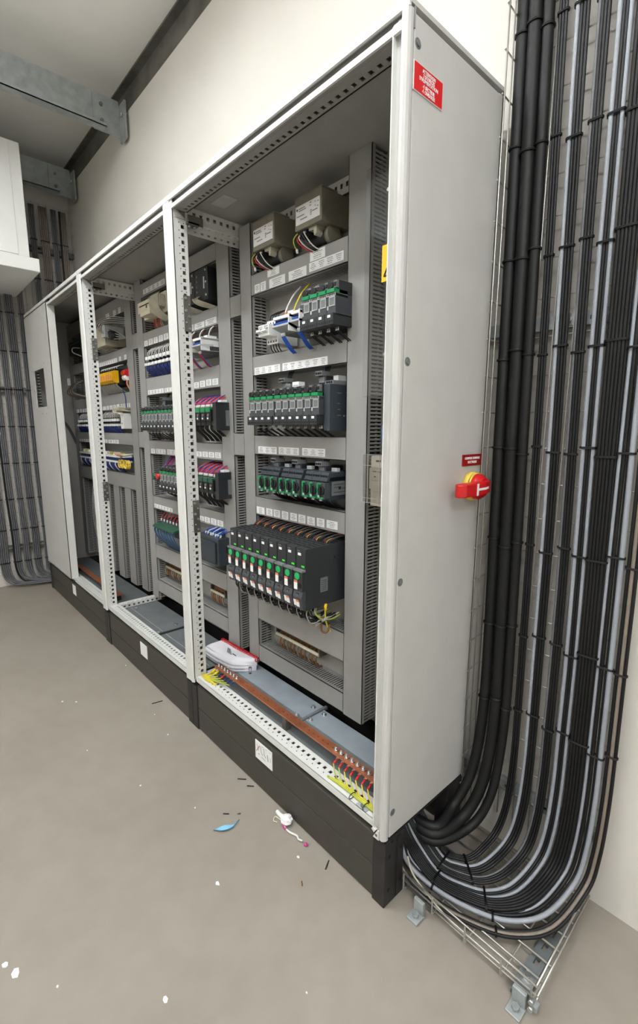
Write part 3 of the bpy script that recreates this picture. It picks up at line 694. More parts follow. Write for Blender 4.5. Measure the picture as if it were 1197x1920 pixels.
for i in range(3):
    x = -1.54+.09*i
    t = thing('cable_connector', 'small white plug above the %s distribution block of the middle cabinet' % ORD[i], 'connector', (x, .25, 1.753), 'plugs in the middle cabinet')
    MB().box(x+.02, x+.052, .24, .29, 1.7535, 1.768, 'white_plastic').build('plug', t); MB().box(x-.002, x+.016, .25, .30, 1.7535, 1.765, 'device_black').build('socket', t)
    MB().tube(crom([(x+.03, .26, 1.768), (x+.035, .27, 1.80), (x+.05, .30, 1.83)], 5), .003, 'white_wire', 6).build('wire', t)
    MB().tube(crom([(x+.005, .27, 1.765), (x+.01, .28, 1.79), (x+.012, .31, 1.82)], 5), .003, 'brown_wire', 6).build('wire', t)

# -- variable-speed drives: tall, deep, black; green round key, orange and white stickers, lit display
def drive_proto():
    w = .0505; r = P('motor_drive', 'drive')
    MB().box(.0004, w-.0004, -.258, 0, .0, .220, 'device').build('body', r, local=True, bev=.0015)
    MB().box(.002, w-.002, -.272, -.258, .0705, .142, 'device').build('control_front', r, local=True, bev=.0012)
    MB().box(.001, w-.001, -.274, -.258, .1405, .1475, 'grey_mid').build('front_ledge', r, local=True)
    MB().prism([(-.258, .0), (-.268, .004), (-.276, .050), (-.270, .070), (-.258, .070)], 'x', .002, w-.002, 'device_mid').build('terminal_cover', r, local=True)
    q = MB()
    for i in range(9): q.box(.006, w-.006, -.235+.022*i, -.224+.022*i, .2196, .2206, 'gap_black')
    q.build('vent_grille', r, local=True)
    MB().box(.010, .026, -.2592, -.2578, .194, .203, 'paper').build('marker', r, local=True)
    MB().box(.008, .022, -.2590, -.2579, .208, .211, 'grey_mid').build('maker_plate', r, local=True)
    d = MB()
    for x0 in (.028, .0335, .039):
        for (a, b, c, e) in ((0, .003, .0, .0007), (0, .003, .0045, .0052), (.0025, .0032, .0, .0052)): d.box(x0+a, x0+b, -.2590, -.2579, .1545+c, .1545+e, 'led_green')
    d.build('display_digits', r, local=True)
    MB().cyl((w*.44, -.272, .124), (w*.44, -.2745, .124), .0125, 'green_bright', 22).build('round_key', r, local=True)
    s = MB().box(.004, .022, -.2728, -.2718, .075, .100, 'paper').box(.004, .022, -.2728, -.2718, .100, .108, 'orange').build('warning_sticker', r, local=True)
    MB().cyl((w*.70, -.272, .092), (w*.70, -.273, .092), .010, 'gap_black', 16).build('dial', r, local=True)
    MB().box(w*.34, w*.58, -.2742, -.2700, .0525, .064, 'device').box(w*.39, w*.53, -.2746, -.2738, .055, .060, 'grey_mid').build('cover_latch', r, local=True)
    s = MB().prism([(-.2722, .016), (-.2760, .038), (-.2750, .038), (-.2710, .016)], 'x', .004, .016, 'paper').prism([(-.2722, .014), (-.2752, .032), (-.2742, .032), (-.2710, .014)], 'x', .018, .034, 'paper').prism([(-.2754, .0325), (-.2766, .040), (-.2756, .040), (-.2744, .0325)], 'x', .018, .034, 'orange')
    s.build('lower_sticker', r, local=True)
    rnd = random.Random(5)
    for i, k in enumerate(('black_wire', 'red_wire', 'black_wire', 'yellow_wire', 'black_wire', 'black_wire')):
        x = .008+.0065*i; y = -.155+.02*rnd.random()
        wire(r, [(x, y, .214), (x+.004, y+.01, .231), (x+.022+.012*rnd.random(), y+.05, .243+.006*rnd.random()), (x+.042, y+.10, .240), (x+.05, y+.125, .252)], k, .0019)
    for i, k in enumerate(('black_wire', 'black_wire', 'white_wire', 'black_wire', 'green_yellow')):
        x = .009+.008*i; y = -.215+.012*(i % 3)
        if k == 'green_yellow' and True: y = -.2
        wr = wire(r, [(x, y, .004), (x, y-.004, -.018-.006*(i % 3)), (x+.012, y+.01, -.045-.01*(i % 2)), (x+.022, y+.055, -.055), (x+.02, y+.10, -.05)], k, .0026)
        MB().cyl((x, y-.001, -.001), (x, y-.004, -.014), .0034, 'grey_wire', 6).build('sleeve', wr, local=True)
    for i, k in enumerate(('black_wire', 'black_wire', 'grey_wire')):
        wire(r, [(.006+.014*i, -.23, .002), (.002+.014*i, -.238, -.024), (.020+.010*i, -.225, -.046-.006*i), (.036+.006*i, -.19, -.052), (.030+.006*i, -.15, -.03)], k, .0030)
    c = MB().box(.004, .012, -.19, -.12, -.040, -.034, 'grey_light').box(.004, .012, -.20, -.19, -.058, -.030, 'grey_light')
    c.build('shield_clamp', r, local=True)
    return r
DR = drive_proto()
for i in range(9): last = place(DR, (-.950+.0539*i, YP, .725), 'black motor drive with green key and lit display, %s from left of nine' % ORD[i], 'motor drives')
q = MB().box(.0499, .0508, -.19, -.155, .052, .105, 'grey_mid')
for i in range(6): q.box(.0507, .0512, -.186, -.160, .058+.007*i, .060+.007*i, 'ink')
q.build('rating_plate', last, local=True)
MB().cyl((.0499, -.12, .17), (.0506, -.12, .17), .004, 'gap_black', 8).build('screw_hole', last, local=True)
wr = wire(last, [(.052, -.165, -.002), (.054, -.17, -.03), (.056, -.165, -.07), (.068, -.155, -.10)], 'yellow_wire', .0032)
MB().cyl((.052, -.165, .004), (.053, -.168, -.02), .0055, 'yellow', 8).build('sleeve', wr, local=True)
MB().prism([(.02, -.090), (.05, -.062), (.072, -.045), (.070, -.038), (.045, -.055), (.016, -.082)], 'y', -.185, -.175, 'grey_light').build('clamp_arm', last, local=True)
wire(last, [(.048, -.18, -.04), (.05, -.185, -.09), (.062, -.17, -.10), (.07, -.16, -.07)], 'brown_wire', .004)

# -- transformers under the roof
def trafo_proto():
    w = .137; r = P('control_transformer', 'transformer')
    MB().box(0, w, -.130, 0, .050, .150, 'trafo').build('housing', r, local=True, bev=.002)
    MB().box(-.003, w+.003, -.130, -.06, .150, .153, 'trafo').build('top_flange', r, local=True)
    l = MB().box(.006, w-.008, -.1314, -.1298, .066, .124, 'paper')
    for (a, b, z) in ((.012, .018, .112), (.022, .055, .112), (.022, .06, .106), (.012, .05, .09), (.03, .065, .078), (.08, .088, .116), (.078, .086, .108), (.082, .09, .092), (.082, .09, .086), (.082, .088, .080), (.105, .109, .112), (.118, .124, .110), (.105, .109, .100), (.116, .122, .096), (.092, .118, .088)):
        l.box(a, b, -.1318, -.1312, z, z+.003, 'ink_light')
    l.cyl((.014, -.1312, .113), (.014, -.132, .113), .004, 'ink', 8); l.build('rating_label', r, local=True)
    MB().tube([(.03, -.06, .026), (w-.02, -.06, .026)], .028, 'device_black', 18).build('coil', r, local=True)
    MB().prism([(.055, .050), (.095, .050), (.095, .028), (.088, .022), (.082, .022), (.080, .040), (.055, .042)], 'y', -.115, -.060, 'beige').build('bobbin_flange', r, local=True)
    MB().tube([(w-.03, -.06, .026), (w-.012, -.06, .026)], .032, 'trafo', 18).build('core_end', r, local=True)
    MB().box(.0, .05, -.12, -.02, .034, .05, 'device_black').build('terminal_bar', r, local=True)
    for i, k in enumerate(('red_wire', 'white_wire', 'black_wire', 'black_wire', 'white_wire')):
        wire(r, [(.012+.008*i, -.118, .040), (.010+.009*i, -.128, .02+.004*i), (.03+.010*i, -.11, -.005), (.07+.006*i, -.06, -.03)], k, .0024)
    wr = wire(r, [(.004, -.122, .046), (-.010, -.128, .030), (-.006, -.128, .008), (.004, -.126, -.006)], 'green_yellow', .0022)
    MB().cyl((.004, -.126, -.006), (.006, -.125, -.018), .0045, 'white_plastic', 6).build('ring_lug', wr, local=True)
    MB().box(-.018, -.001, -.118, -.113, .042, .047, 'device_black').build('mounting_lug', r, local=True)
    return r
TR = trafo_proto()
place(TR, (-.925, YP-.001, 1.970), 'grey-beige control transformer with white label, left of the pair', 'control transformers')
place(TR, (-.668, YP-.001, 1.970), 'grey-beige control transformer with white label, right of the pair', 'control transformers')

# -- brown looped terminal strips near the cabinet bottoms
def strip(x0, x1, z, n, lab, dark=False):
    r = thing('terminal_strip', lab, 'terminal strip', (x0, .35, z-.05), 'terminal strips with brown wire loops')
    MB().box(x0, x1, .345, YP-.0005, z-.006, z+.028, 'brown_wire').build('terminal_row', r)
    MB().cyl((x0, .326, z), (x1+.004, .326, z), .0075, 'beige_light', 10).build('marker_bar', r)
    MB().box(x0-.004, x0, .325, YP-.0005, z-.01, z+.03, 'steel_dark').build('end_stop', r); MB().box(x1, x1+.006, .325, YP-.0005, z-.01, z+.03, 'steel_dark').build('end_stop', r)
    for i in range(n):
        x = x0+.01+(x1-x0-.02)*i/(n-1); k = 'brown_wire' if i % 3 else 'cable_brown'
        MB().tube(crom([(x, .345, z+.005), (x+.002, .318, z-.014), (x+.006, .322, z-.045), (x+.012, .345, z-.056)], 5), .0042, k, 6).build('wire', r)
strip(-.925, -.640, .425, 12, 'terminal strip with brown wire loops below the motor drives')
strip(-2.09, -1.70, .482, 14, 'terminal strip with yellow-brown loops at the left of the middle cabinet')
strip(-1.52, -1.38, .475, 7, 'short terminal strip with brown loops right of the post in the middle cabinet')

# -- middle cabinet: contactors with red and blue wires
def contactor_proto(g):
    w = .045; r = P('contactor', 'contactor')
    MB().box(.0006, w-.0006, -.13, 0, 0, .085, 'device').build('body', r, local=True, bev=.001)
    MB().box(.002, w-.002, -.158, -.13, .020, .072, 'device_black').build('front', r, local=True, bev=.0012)
    MB().box(.002, w-.003, -.161, -.12, .060, .080, g).build('green_cap', r, local=True, bev=.001)
    MB().box(.012, .024, -.1592, -.1575, .028, .036, 'paper').build('marker', r, local=True)
    MB().cyl((w*.6, -.158, .046), (w*.6, -.163, .046), .007, 'grey_mid', 10).build('indicator', r, local=True)
    rnd = random.Random(9)
    for i, k in enumerate(('red_wire', 'blue', 'red_wire', 'blue_dark', 'red_wire')):
        x = .004+.008*i
        wr = wire(r, [(x, -.13, .084), (x+.003, -.125, .10), (x+.016, -.09, .125+.01*rnd.random()), (x+.03, -.04, .145)], k, .0021)
        MB().cyl((x, -.13, .083), (x+.002, -.127, .096), .0034, 'white_wire', 6).build('ferrule', wr, local=True)
    for i in range(3): wire(r, [(.008+.012*i, -.11, .002), (.009+.012*i, -.11, -.02), (.018+.012*i, -.08, -.05), (.022+.012*i, -.06, -.075)], 'black_wire', .003)
    return r
C1 = contactor_proto('green'); C2 = contactor_proto('green_dark')
for i in range(5): place(C1, (-1.475+.0485*i, YR, 1.362), 'black contactor with bright green cap and red-blue wires, %s from left' % ORD[i], 'green-capped contactors')
for i in range(5): place(C2, (-1.475+.0485*i, YR, 1.038), 'black contactor with dark green cap in the row below, %s from left' % ORD[i], 'dark-capped contactors')
for z, lab in ((1.340, 'black connection block closing the row of green-capped contactors'), (1.022, 'black connection block with grey plate closing the lower contactor row')):
    r = thing('connection_block', lab, 'module', (-1.2315, YR, z))
    MB().box(0, .030, -.15, -.001, 0, .125, 'device').build('body', r, local=True, bev=.001)
    MB().box(.0299, .0306, -.10, -.05, .02, .09, 'grey_mid').build('rating_plate', r, local=True)
    MB().box(.0, .028, -.12, -.09, .126, .136, 'paper').build('tag', r, local=True)
# selector with red knob
r = thing('selector_switch', 'dark green selector block with small red knob at the left of the middle cabinet', 'switch', (-1.96, YR, 1.03))
MB().box(0, .10, -.12, 0, .0, .085, 'device').build('body', r, local=True); MB().cyl((.02, -.12, .045), (.02, -.15, .045), .018, 'green_dark', 12).build('green_knob', r, local=True)
MB().cyl((.075, -.12, .05), (.075, -.15, .05), .016, 'red', 12).build('red_knob', r, local=True)
for i, k in enumerate(('blue', 'red_wire', 'blue_dark', 'red_wire', 'blue', 'red_wire')):
    x = .01+.016*i; wire(r, [(x, -.08, .085), (x+.004, -.07, .11), (x+.012, -.04, .15), (x+.014, -.03, .16)], k, .003)
# relays with green strip
def relay_proto():
    w = .040; r = P('interface_relay', 'relay')
    MB().box(.0005, w-.0005, -.09, 0, -.01, .075, 'device_mid').build('body', r, local=True, bev=.001)
    MB().prism([(-.140, .034), (-.09, .042), (-.09, .056), (-.140, .044)], 'x', 0, w, 'green_dark').build('green_strip', r, local=True)
    wr = wire(r, [(.016, -.09, .07), (.018, -.09, .085), (.022, -.075, .108), (.024, -.06, .118)], 'red_wire', .0022); MB().cyl((.016, -.09, .065), (.0165, -.09, .08), .004, 'white_plastic', 6).build('sleeve', wr, local=True)
    for i, k in enumerate(('blue_pale', 'black_wire', 'blue_pale')):
        x = .008+.01*i; wire(r, [(x, -.13, .036), (x+.002, -.135, .012), (x+.014, -.12, -.03), (x+.028, -.08, -.075), (x+.034, -.06, -.10)], k, .0024)
    return r
RL = relay_proto()
for i in range(7): place(RL, (-2.01+.0405*i, YR, .735), 'interface relay with dark green strip and red wire, %s from left' % ORD[i], 'interface relays')
r = thing('power_supply', 'large slate-blue power supply with blue and white wires in the middle cabinet', 'power supply', (-1.44, YR, .690))
MB().box(0, .20, -.14, 0, 0, .135, 'device_blue').build('body', r, local=True, bev=.003)
MB().box(.012, .18, -.150, -.14, .01, .115, 'device_blue').build('front', r, local=True, bev=.003)
MB().box(.030, .042, -.1512, -.1495, .018, .030, 'paper').build('marker', r, local=True)
q = MB()
for x, z in ((.03, .09), (.045, .095), (.035, .075)): q.cyl((x, -.150, z), (x, -.1512, z), .004, 'grey_mid', 8)
q.build('indicators', r, local=True)
MB().box(.1995, .2003, -.10, -.07, .06, .09, 'device_black').build('side_vent', r, local=True)
rnd = random.Random(3)
for i in range(14):
    x = .02+.012*i; k = ('blue', 'blue_dark', 'white_wire', 'blue')[i % 4]
    wr = wire(r, [(x, -.11-.02*rnd.random(), .134), (x+.004, -.105, .150), (x+.02+.02*rnd.random(), -.08, .165+.01*rnd.random()), (x+.04, -.03, .185)], k, .0024)
    if i % 2: MB().cyl((x, -.115, .133), (x+.003, -.112, .147), .0045, 'white_wire', 6).build('ferrule', wr, local=True)
# modular white terminals with blue wires (middle cabinet left)
def modular_proto(lower='blue_dark'):
    w = .044; r = P('modular_terminal', 'terminal')
    MB().box(.001, w-.001, -.075, 0, 0, .06, 'grey_mid').build('body', r, local=True, bev=.001)
    MB().box(.006, w-.010, -.10, -.06, .030, .048, 'white_plastic').build('plug', r, local=True, bev=.001)
    MB().box(.004, w-.008, -.105, -.07, -.002, .012, 'white_plastic').build('lower_plug', r, local=True)
    MB().box(w-.012, w-.003, -.09, -.05, .02, .055, 'device_black').build('lever', r, local=True)
    for i, k in enumerate(('white_wire', 'black_wire', 'white_wire')):
        x = .008+.01*i; wire(r, [(x, -.08, .05), (x+.002, -.082, .075), (x+.010, -.06, .10), (x+.014, -.04, .12)], k, .0026)
    for i in range(4):
        x = .006+.009*i; wire(r, [(x, -.09, .0), (x+.001, -.092, -.02), (x+.006, -.07, -.05), (x+.008, -.06, -.065)], lower, .0034)
    return r
MD = modular_proto()
for i in range(8): place(MD, (-2.075+.0475*i, YR, 1.705), '%s white-plugged terminal with blue wires, middle cabinet' % ORD[i], 'modular terminals in the middle cabinet')
# beige I/O module and black units at the top of the middle cabinet
r = thing('io_module', 'beige input-output module with dark slots at the top of the middle cabinet', 'module', (-2.075, YR, 1.925))
MB().box(0, .30, -.09, 0, .03, .135, 'beige_light').build('body', r, local=True, bev=.002); MB().box(.005, .29, -.125, -.09, .055, .115, 'beige_light').build('front', r, local=True, bev=.004)
MB().box(.03, .22, -.1262, -.1245, .088, .094, 'device_black').build('slot', r, local=True); MB().box(.12, .135, -.1262, -.1245, .072, .086, 'device_black').build('notch', r, local=True)
MB().box(.07, .20, -.14, -.09, .03, .054, 'beige_light').build('lower_step', r, local=True, bev=.002)
for i in range(10):
    wire(r, [(.20+.010*i, -.125, .12), (.20+.012*i, -.14, .08), (.22+.010*i, -.13, .03), (.24+.008*i, -.07, -.01)], 'beige', .0034)
for i, k in enumerate(('red_wire', 'orange', 'brown_wire', 'red_wire', 'orange', 'beige')): wire(r, [(.07+.02*i, -.06, .03), (.072+.02*i, -.06, .0), (.08+.02*i, -.05, -.03)], k, .0028)
for i in range(6): wire(r, [(.03+.03*i, -.07, .135), (.035+.03*i, -.07, .15), (.05+.03*i, -.04, .17)], 'black_wire' if i % 2 else 'white_wire', .003)
for i in range(2):
    r = thing('control_unit', 'black control unit in the dark top of the middle cabinet, %s' % ('left, beside the post' if i == 0 else 'right, by the duct'), 'module', (-1.55+.125*i, YR, 1.925), 'black control units')
    MB().box(0, .12, -.11, 0, 0, .14, 'device_black').build('body', r, local=True, bev=.002)
    for k_ in range(5): MB().box(.02, .026, -.1112, -.1095, .02+.022*k_, .028+.022*k_, 'grey_mid').build('indicator', r, local=True)
    MB().box(.085, .094, -.112, -.1095, .05, .10, 'grey_light').build('switch_bar', r, local=True)
    for z in (.02, .075, .125): MB().cyl((.108, -.11, z), (.108, -.114, z), .005, 'grey_light', 8).build('screw', r, local=True)
    for k_ in range(5): wire(r, [(.0+.01*k_, -.10, .03), (.02+.01*k_, -.13, .005), (.06+.015*k_, -.12, -.02), (.10+.01*k_, -.06, -.035)], 'beige', .0026)

# -- farthest cabinet
r = thing('beige_control_box', 'beige box with looped grey cables at the top of the farthest cabinet', 'control box', (-2.80, YR, 1.875))
MB().box(0, .235, -.15, 0, 0, .13, 'beige').build('body', r, local=True, bev=.003); MB().box(.235, .30, -.17, -.05, .04, .11, 'grey_light').build('adapter', r, local=True, bev=.003)
for i in range(4):
    wire(r, [(.40, -.06, .15-.01*i), (.30, -.13, .165-.012*i), (.17+.03*i, -.17, .15-.01*i), (.15+.03*i, -.175, .12-.015*i), (.21+.02*i, -.175, .10-.01*i), (.32, -.14, .09-.02*i), (.40, -.07, .03)], 'grey_wire', .0036, seg=7)
MB().cyl((.32, -.10, .05), (.32, -.15, .05), .028, 'device_black', 14).build('socket', r, local=True)
for i in range(6): wire(r, [(-.03+.04*i, -.12, .0), (.0+.04*i, -.11, -.012), (.05+.04*i, -.07, -.022)], 'grey_wire', .0026)
def yellow_proto():
    w = .0415; r = P('safety_relay', 'relay')
    MB().box(.0005, w-.0005, -.10, 0, .0, .10, 'device_black').build('base', r, local=True)
    MB().prism([(-.145, .026), (-.145, .070), (-.125, .088), (-.04, .088), (-.04, .012), (-.125, .012)], 'x', .0008, w-.0008, 'yellow_relay').build('yellow_cover', r, local=True)
    MB().box(.010, w-.010, -.1462, -.1445, .034, .062, 'orange').build('print', r, local=True)
    MB().box(.008, w-.008, -.12, -.06, .0885, .10, 'device_black').build('top_terminals', r, local=True)
    wire(r, [(.02, -.10, .10), (.022, -.10, .115), (.03, -.06, .13)], 'white_wire', .0035)
    for i in range(3): wire(r, [(.008+.012*i, -.11, .010), (.010+.012*i, -.11, -.005), (.024+.012*i, -.08, -.035), (.03+.012*i, -.06, -.05)], 'grey_wire', .003)
    return r
YE = yellow_proto()
for i in range(8): place(YE, (-2.845+.0425*i, YR, 1.628), 'yellow safety relay, %s from left in the farthest cabinet' % ORD[i], 'yellow safety relays')
r = thing('red_plug', 'red capped plug with white collar beside the yellow relays', 'connector', (-2.50, YR, 1.645))
MB().box(.08, .098, -.08, 0, -.02, .08, 'device').build('bracket', r, local=True)
MB().cyl((.045, -.085, .05), (.115, -.085, .05), .022, 'red', 14).build('cap', r, local=True); MB().cyl((.05, -.085, .022), (.11, -.085, .022), .018, 'white_plastic', 12).build('collar', r, local=True)
wire(r, [(.10, -.085, .01), (.102, -.09, -.02), (.104, -.07, -.06)], 'orange', .005)
wire(r, [(.075, -.06, .09), (.08, -.07, .11), (.09, -.05, .14)], 'white_wire', .004)
r = thing('cable_bundle', 'grey-brown cable bundle with a white tag inside the dark left of the farthest cabinet', 'cable bundle', (-3.45, .30, 1.60))
for i in range(8):
    MB().tube(crom([(-3.47+.012*i, .30, 1.72), (-3.50+.014*i, .24, 1.68), (-3.47+.02*i, .20, 1.62), (-3.36+.025*i, .24, 1.585), (-3.26+.025*i, .30, 1.575)], 6), .006, 'cable_brown' if i % 3 else 'cable_black', 6).build('cable', r)
MB().box(-3.40, -3.36, .185, .195, 1.675, 1.725, 'paper').build('tag', r)
r = thing('network_switch', 'dark network unit with a green light bar in the farthest cabinet', 'module', (-3.45, YR, 1.90))
MB().box(0, .30, -.13, 0, 0, .10, 'device_black').build('body', r, local=True, bev=.002); MB().box(.02, .28, -.1312, -.1295, .075, .079, 'green').build('light_bar', r, local=True)
wire(r, [(.28, -.13, .03), (.25, -.17, .03), (.24, -.17, -.0), (.30, -.13, -.03)], 'grey_wire', .004)
ME = modular_proto('blue_dark')
for i in range(13):
    x = -3.50+.049*i if i < 5 else -2.94+.0475*(i-5)
    place(ME, (x, YR, 1.365), '%s small terminal in the third row, farthest cabinet' % ORD[i], 'terminals in the farthest cabinet')
r = thing('white_module', 'narrow white module with looped wires at the right of the third row, farthest cabinet', 'module', (-2.53, YR, 1.345))
MB().box(0, .05, -.10, 0, 0, .10, 'white_plastic').build('body', r, local=True, bev=.002); MB().box(.02, .028, -.1012, -.0995, .03, .04, 'ink').build('print', r, local=True)
for i in range(5): wire(r, [(.10, -.04, .125-.004*i), (.02-.01*i, -.10, .14-.005*i), (-.06+.006*i, -.12, .13-.008*i), (-.05+.01*i, -.12, .105), (.05, -.10, .10-.004*i)], 'beige_light', .0034, seg=7)
r = thing('busbar_terminal_rail', 'long white terminal rail with blue wiring in the fourth row, farthest cabinet', 'terminal rail', (-3.48, YR, 1.065))
MB().box(0, .92, -.11, -.03, .085, .098, 'white_plastic').build('upper_strip', r, local=True); MB().box(0, .92, -.10, 0, .062, .085, 'blue_dark').build('blue_row', r, local=True); MB().box(0, .92, -.11, -.03, .050, .062, 'white_plastic').build('lower_strip', r, local=True)
for i in range(14): MB().box(.03+.064*i, .05+.064*i, -.09, -.06, .099, .118, ('beige_light', 'green_yellow', 'white_plastic')[i % 3]).build('plug', r, local=True)
for i in range(40): wire(r, [(.02+.0225*i, -.10, .052), (.02+.0225*i, -.105, .035), (.028+.0225*i, -.09, .005), (.03+.0225*i, -.07, -.012)], 'blue_dark' if i % 5 else 'white_wire', .0055)
r = thing('wire_coil', 'coil of yellow wire at the right of the blue-wired terminal rail', 'wire coil', (-2.58, .24, 1.08))
for j in range(3):
    for i in range(3):
        c = (-2.56+.055*j+.006*i, .245+.008*i, 1.112); MB().tube([(c[0]+.026*math.cos(a*math.pi/8), c[1], c[2]+.026*math.sin(a*math.pi/8)) for a in range(17)], .004, 'yellow_pale', 6).build('loop', r)
r = thing('pink_wire_bunch', 'bunch of pink and white wires above the yellow coil', 'wires', (-2.56, .24, 1.165))
for i in range(8): MB().tube(crom([(-2.62+.01*i, .26, 1.165), (-2.58+.012*i, .22, 1.19), (-2.53+.014*i, .23, 1.17+.004*(i % 3)), (-2.44, .30, 1.18)], 6), .004, ('orange', 'white_wire', 'beige_light')[i % 3], 6).build('wire', r)
wr = top(MB().tube(crom([(-2.50, .277, 1.595), (-2.46, .276, 1.55), (-2.455, .276, 1.48)], 6), .003, 'blue_dark', 6), 'loose_wire', 'single blue wire hanging over the duct below the red plug', 'wire')
for i in range(3):
    top(MB().tube(crom([(-3.44+.03*i, .33, .93), (-3.42+.03*i, .30, .75), (-3.45+.04*i, .31, .55), (-3.40+.02*i, .33, .36)], 7), .0025, 'white_wire', 5), 'loose_wire', 'thin pale wire hanging in the dark left of the farthest cabinet, %s of three' % ORD[i], 'wire', 'loose pale wires')
top(MB().tube(crom([(-3.690, .05, 1.52), (-3.68, .09, 1.50), (-3.68, .22, 1.38), (-3.68, .30, 1.20)], 8), .010, 'cable_slate', 8), 'grey_hose', 'grey hose arcing along the inner side wall of the farthest cabinet', 'hose')
top(MB().box(-3.30, -2.36, .10, .135, .262, .270, 'copper').box(-3.29, -3.27, .105, .13, .2245, .262, 'plinth_black').box(-2.40, -2.38, .105, .13, .2245, .262, 'plinth_black'), 'copper_busbar', 'copper bar on the floor of the farthest cabinet', 'busbar')
# ------------------------------------------------------------------ near cabinet: busbar, notebook, acrylic guard, fuse carrier
r = thing('earth_busbar', 'long copper earth busbar with drilled holes on the floor of the near cabinet', 'busbar', (-.6, .10, .227))
m = MB(); x0, x1 = -1.078, -.066; n = 40; p = (x1-x0-.02)/n
m.plate_holes((x0, .084, .283), (1, 0, 0), (0, 1, 0), (0, 0, 1), x1-x0, .034, .006, [(.015+p*i, .015+p*i+.0055, .0145, .020) for i in range(n)], 'copper'); m.build('bar', r)
for x in (x0+.04, -.57, -.085): MB().box(x-.012, x+.012, .088, .112, .2302, .2828, 'steel_dark').build('insulator', r)
LX = [-1.060+p*i for i in range(7)]; RX = [-.300+p*i for i in range(9)]
for i, x in enumerate(LX+RX):
    b = MB().cyl((x, .099, .289), (x, .099, .2935), .0085, 'bolt', 6).build('bolt', r); MB().cyl((x, .099, .2935), (x, .099, .302), .0045, 'bolt', 8).build('bolt_tip', b)
def lug(i, x, k, end, fat=False, kw='yellow_wire'):
    r = thing('earth_wire', 'yellow-green earth wire with %s lug, %s' % (('yellow', 'red', 'blue')[('yellow', 'red_wire', 'blue_dark').index(k)], end[1]), 'wire', (x, .07, .252), end[2])
    MB().box(x-.004, x+.004, .078, .094, .2832-.002, .2832, 'bolt').build('ring_lug', r)
    a = (x+.001, .080, .281); b = (x+.004, .060, .276)
    MB().cyl(a, b, .0042 if fat else .0034, k, 8).build('sleeve', r)
    e = end[0]
    MB().tube(crom([b, ((b[0]+e[0])/2-.006, .046, .262), (e[0]-.012, .036, .256), e], 7), .0032 if fat else .0020, kw, 6).build('wire', r)
for i, x in enumerate(LX):
    k = ('yellow', 'yellow', 'blue_dark', 'red_wire', 'blue_dark', 'blue_dark', 'blue_dark')[i]
    lug(i, x, k, ((-1.075+.004*i, .030+.002*i, .255), '%s from left on the busbar' % ORD[i], 'earth wires at the left of the busbar'), i < 2, 'yellow_wire' if i < 4 else 'green_yellow')
for i, x in enumerate(RX):
    if i == 0: continue
    lug(i, x, 'red_wire', ((x+.06, .030+.001*i, .2555), '%s from left of the right-hand cluster' % ORD[i-1], 'earth wires at the right of the busbar'), False, 'green_yellow' if i in (1, 2, 4) else 'yellow_wire')
for j in range(4):
    top(MB().tube(crom([(-.262+.012*j, .026+.004*j, .2545), (-.19, .028+.0035*j, .256), (-.12, .027+.0035*j, .2565), (-.066, .026+.003*j, .258)], 7), .0030, 'yellow_wire' if j % 2 else 'green_yellow', 7), 'earth_wire', 'yellow earth wire lying along the bottom rail to the corner post, %s of four' % ORD[j], 'wire', 'earth wires along the bottom rail')
for j in range(3):
    top(MB().tube(crom([(-1.10, .034+.006*j, .2545), (-1.06, .026+.006*j, .2555), (-1.02+.02*j, .028+.004*j, .2555)], 7), .0042, 'yellow_wire', 7), 'earth_wire', 'thick yellow earth wire at the foot of the perforated post, %s of three' % ORD[j], 'wire', 'earth wires at the post foot')
top(MB().cyl((-1.085, .075, .258), (-1.045, .085, .262), .008, 'green_yellow', 10), 'sleeve_offcut', 'thick green-yellow sleeve lying beside the left end of the busbar', 'sleeve')
for i, x in enumerate((-.150, -.095)): top(MB().tube([(x, .022+.014*math.cos(a*math.pi/5), .2585+.008*math.sin(a*math.pi/5)) for a in range(11)], .0014, 'tie', 5), 'cable_tie', 'black tie around the yellow earth wires, %s of two' % ('left' if i == 0 else 'right'), 'cable tie')
top(MB().box(-.125, -.085, .012, .034, .2502, .2535, 'grey_light').cyl((-.105, .022, .2535), (-.105, .022, .2565), .008, 'galv_plate', 12), 'cage_nut', 'square clip with bolt on the white bottom rail near the corner post', 'nut')
# spiral-bound notebook
r = thing('notebook', 'open white document with red spiral binding lying on the cabinet floor', 'notebook', (-1.16, .23, .253))
def sheet(zo, k, nm, fr):
    m = MB(); nu, nv = 14, 10; g = []
    for i in range(nu+1):
        for j in range(nv+1):
            u = i/nu; v = j/nv
            xx = -1.290+.285*u; yb = .257+.014*u; yf = .142+.04*u*u
            if u > .72: yf += .08*((u-.72)/.28)**2
            y = yb+(yf-yb)*v*fr
            z = .272+zo + .004*math.sin(v*2.2)*u + .0012*math.sin(u*9+v*2) - (.020+.002*q_)*max(0, (v-.66)/.34)**2*(.25+.75*u)
            g.append((xx, y, z))
    W = nv+1; n = len(m.v); m.v += g + [(a, b, c-.0012) for a, b, c in g]; N = len(g); mi = m.mi(k)
    for i in range(nu):
        for j in range(nv):
            a = i*W+j
            m.f.append((a, a+1, a+W+1, a+W)); m.f.append((N+a, N+a+W, N+a+W+1, N+a+1)); m.m += [mi, mi]; m.s += [True, True]
    for i in range(nu):
        for j in (0, nv): a = i*W+j; b = a+W; m.f.append((a, b, b+N, a+N)); m.m.append(mi); m.s.append(False)
    for j in range(nv):
        for i in (0, nu): a = i*W+j; b = a+1; m.f.append((a, b, b+N, a+N)); m.m.append(mi); m.s.append(False)
    return m.build(nm, r)
for q_ in range(7): sheet(-.0052*q_+.014, 'page', 'page', (.86, 1.0, .93, 1.04, .97, 1.02, .95)[q_])
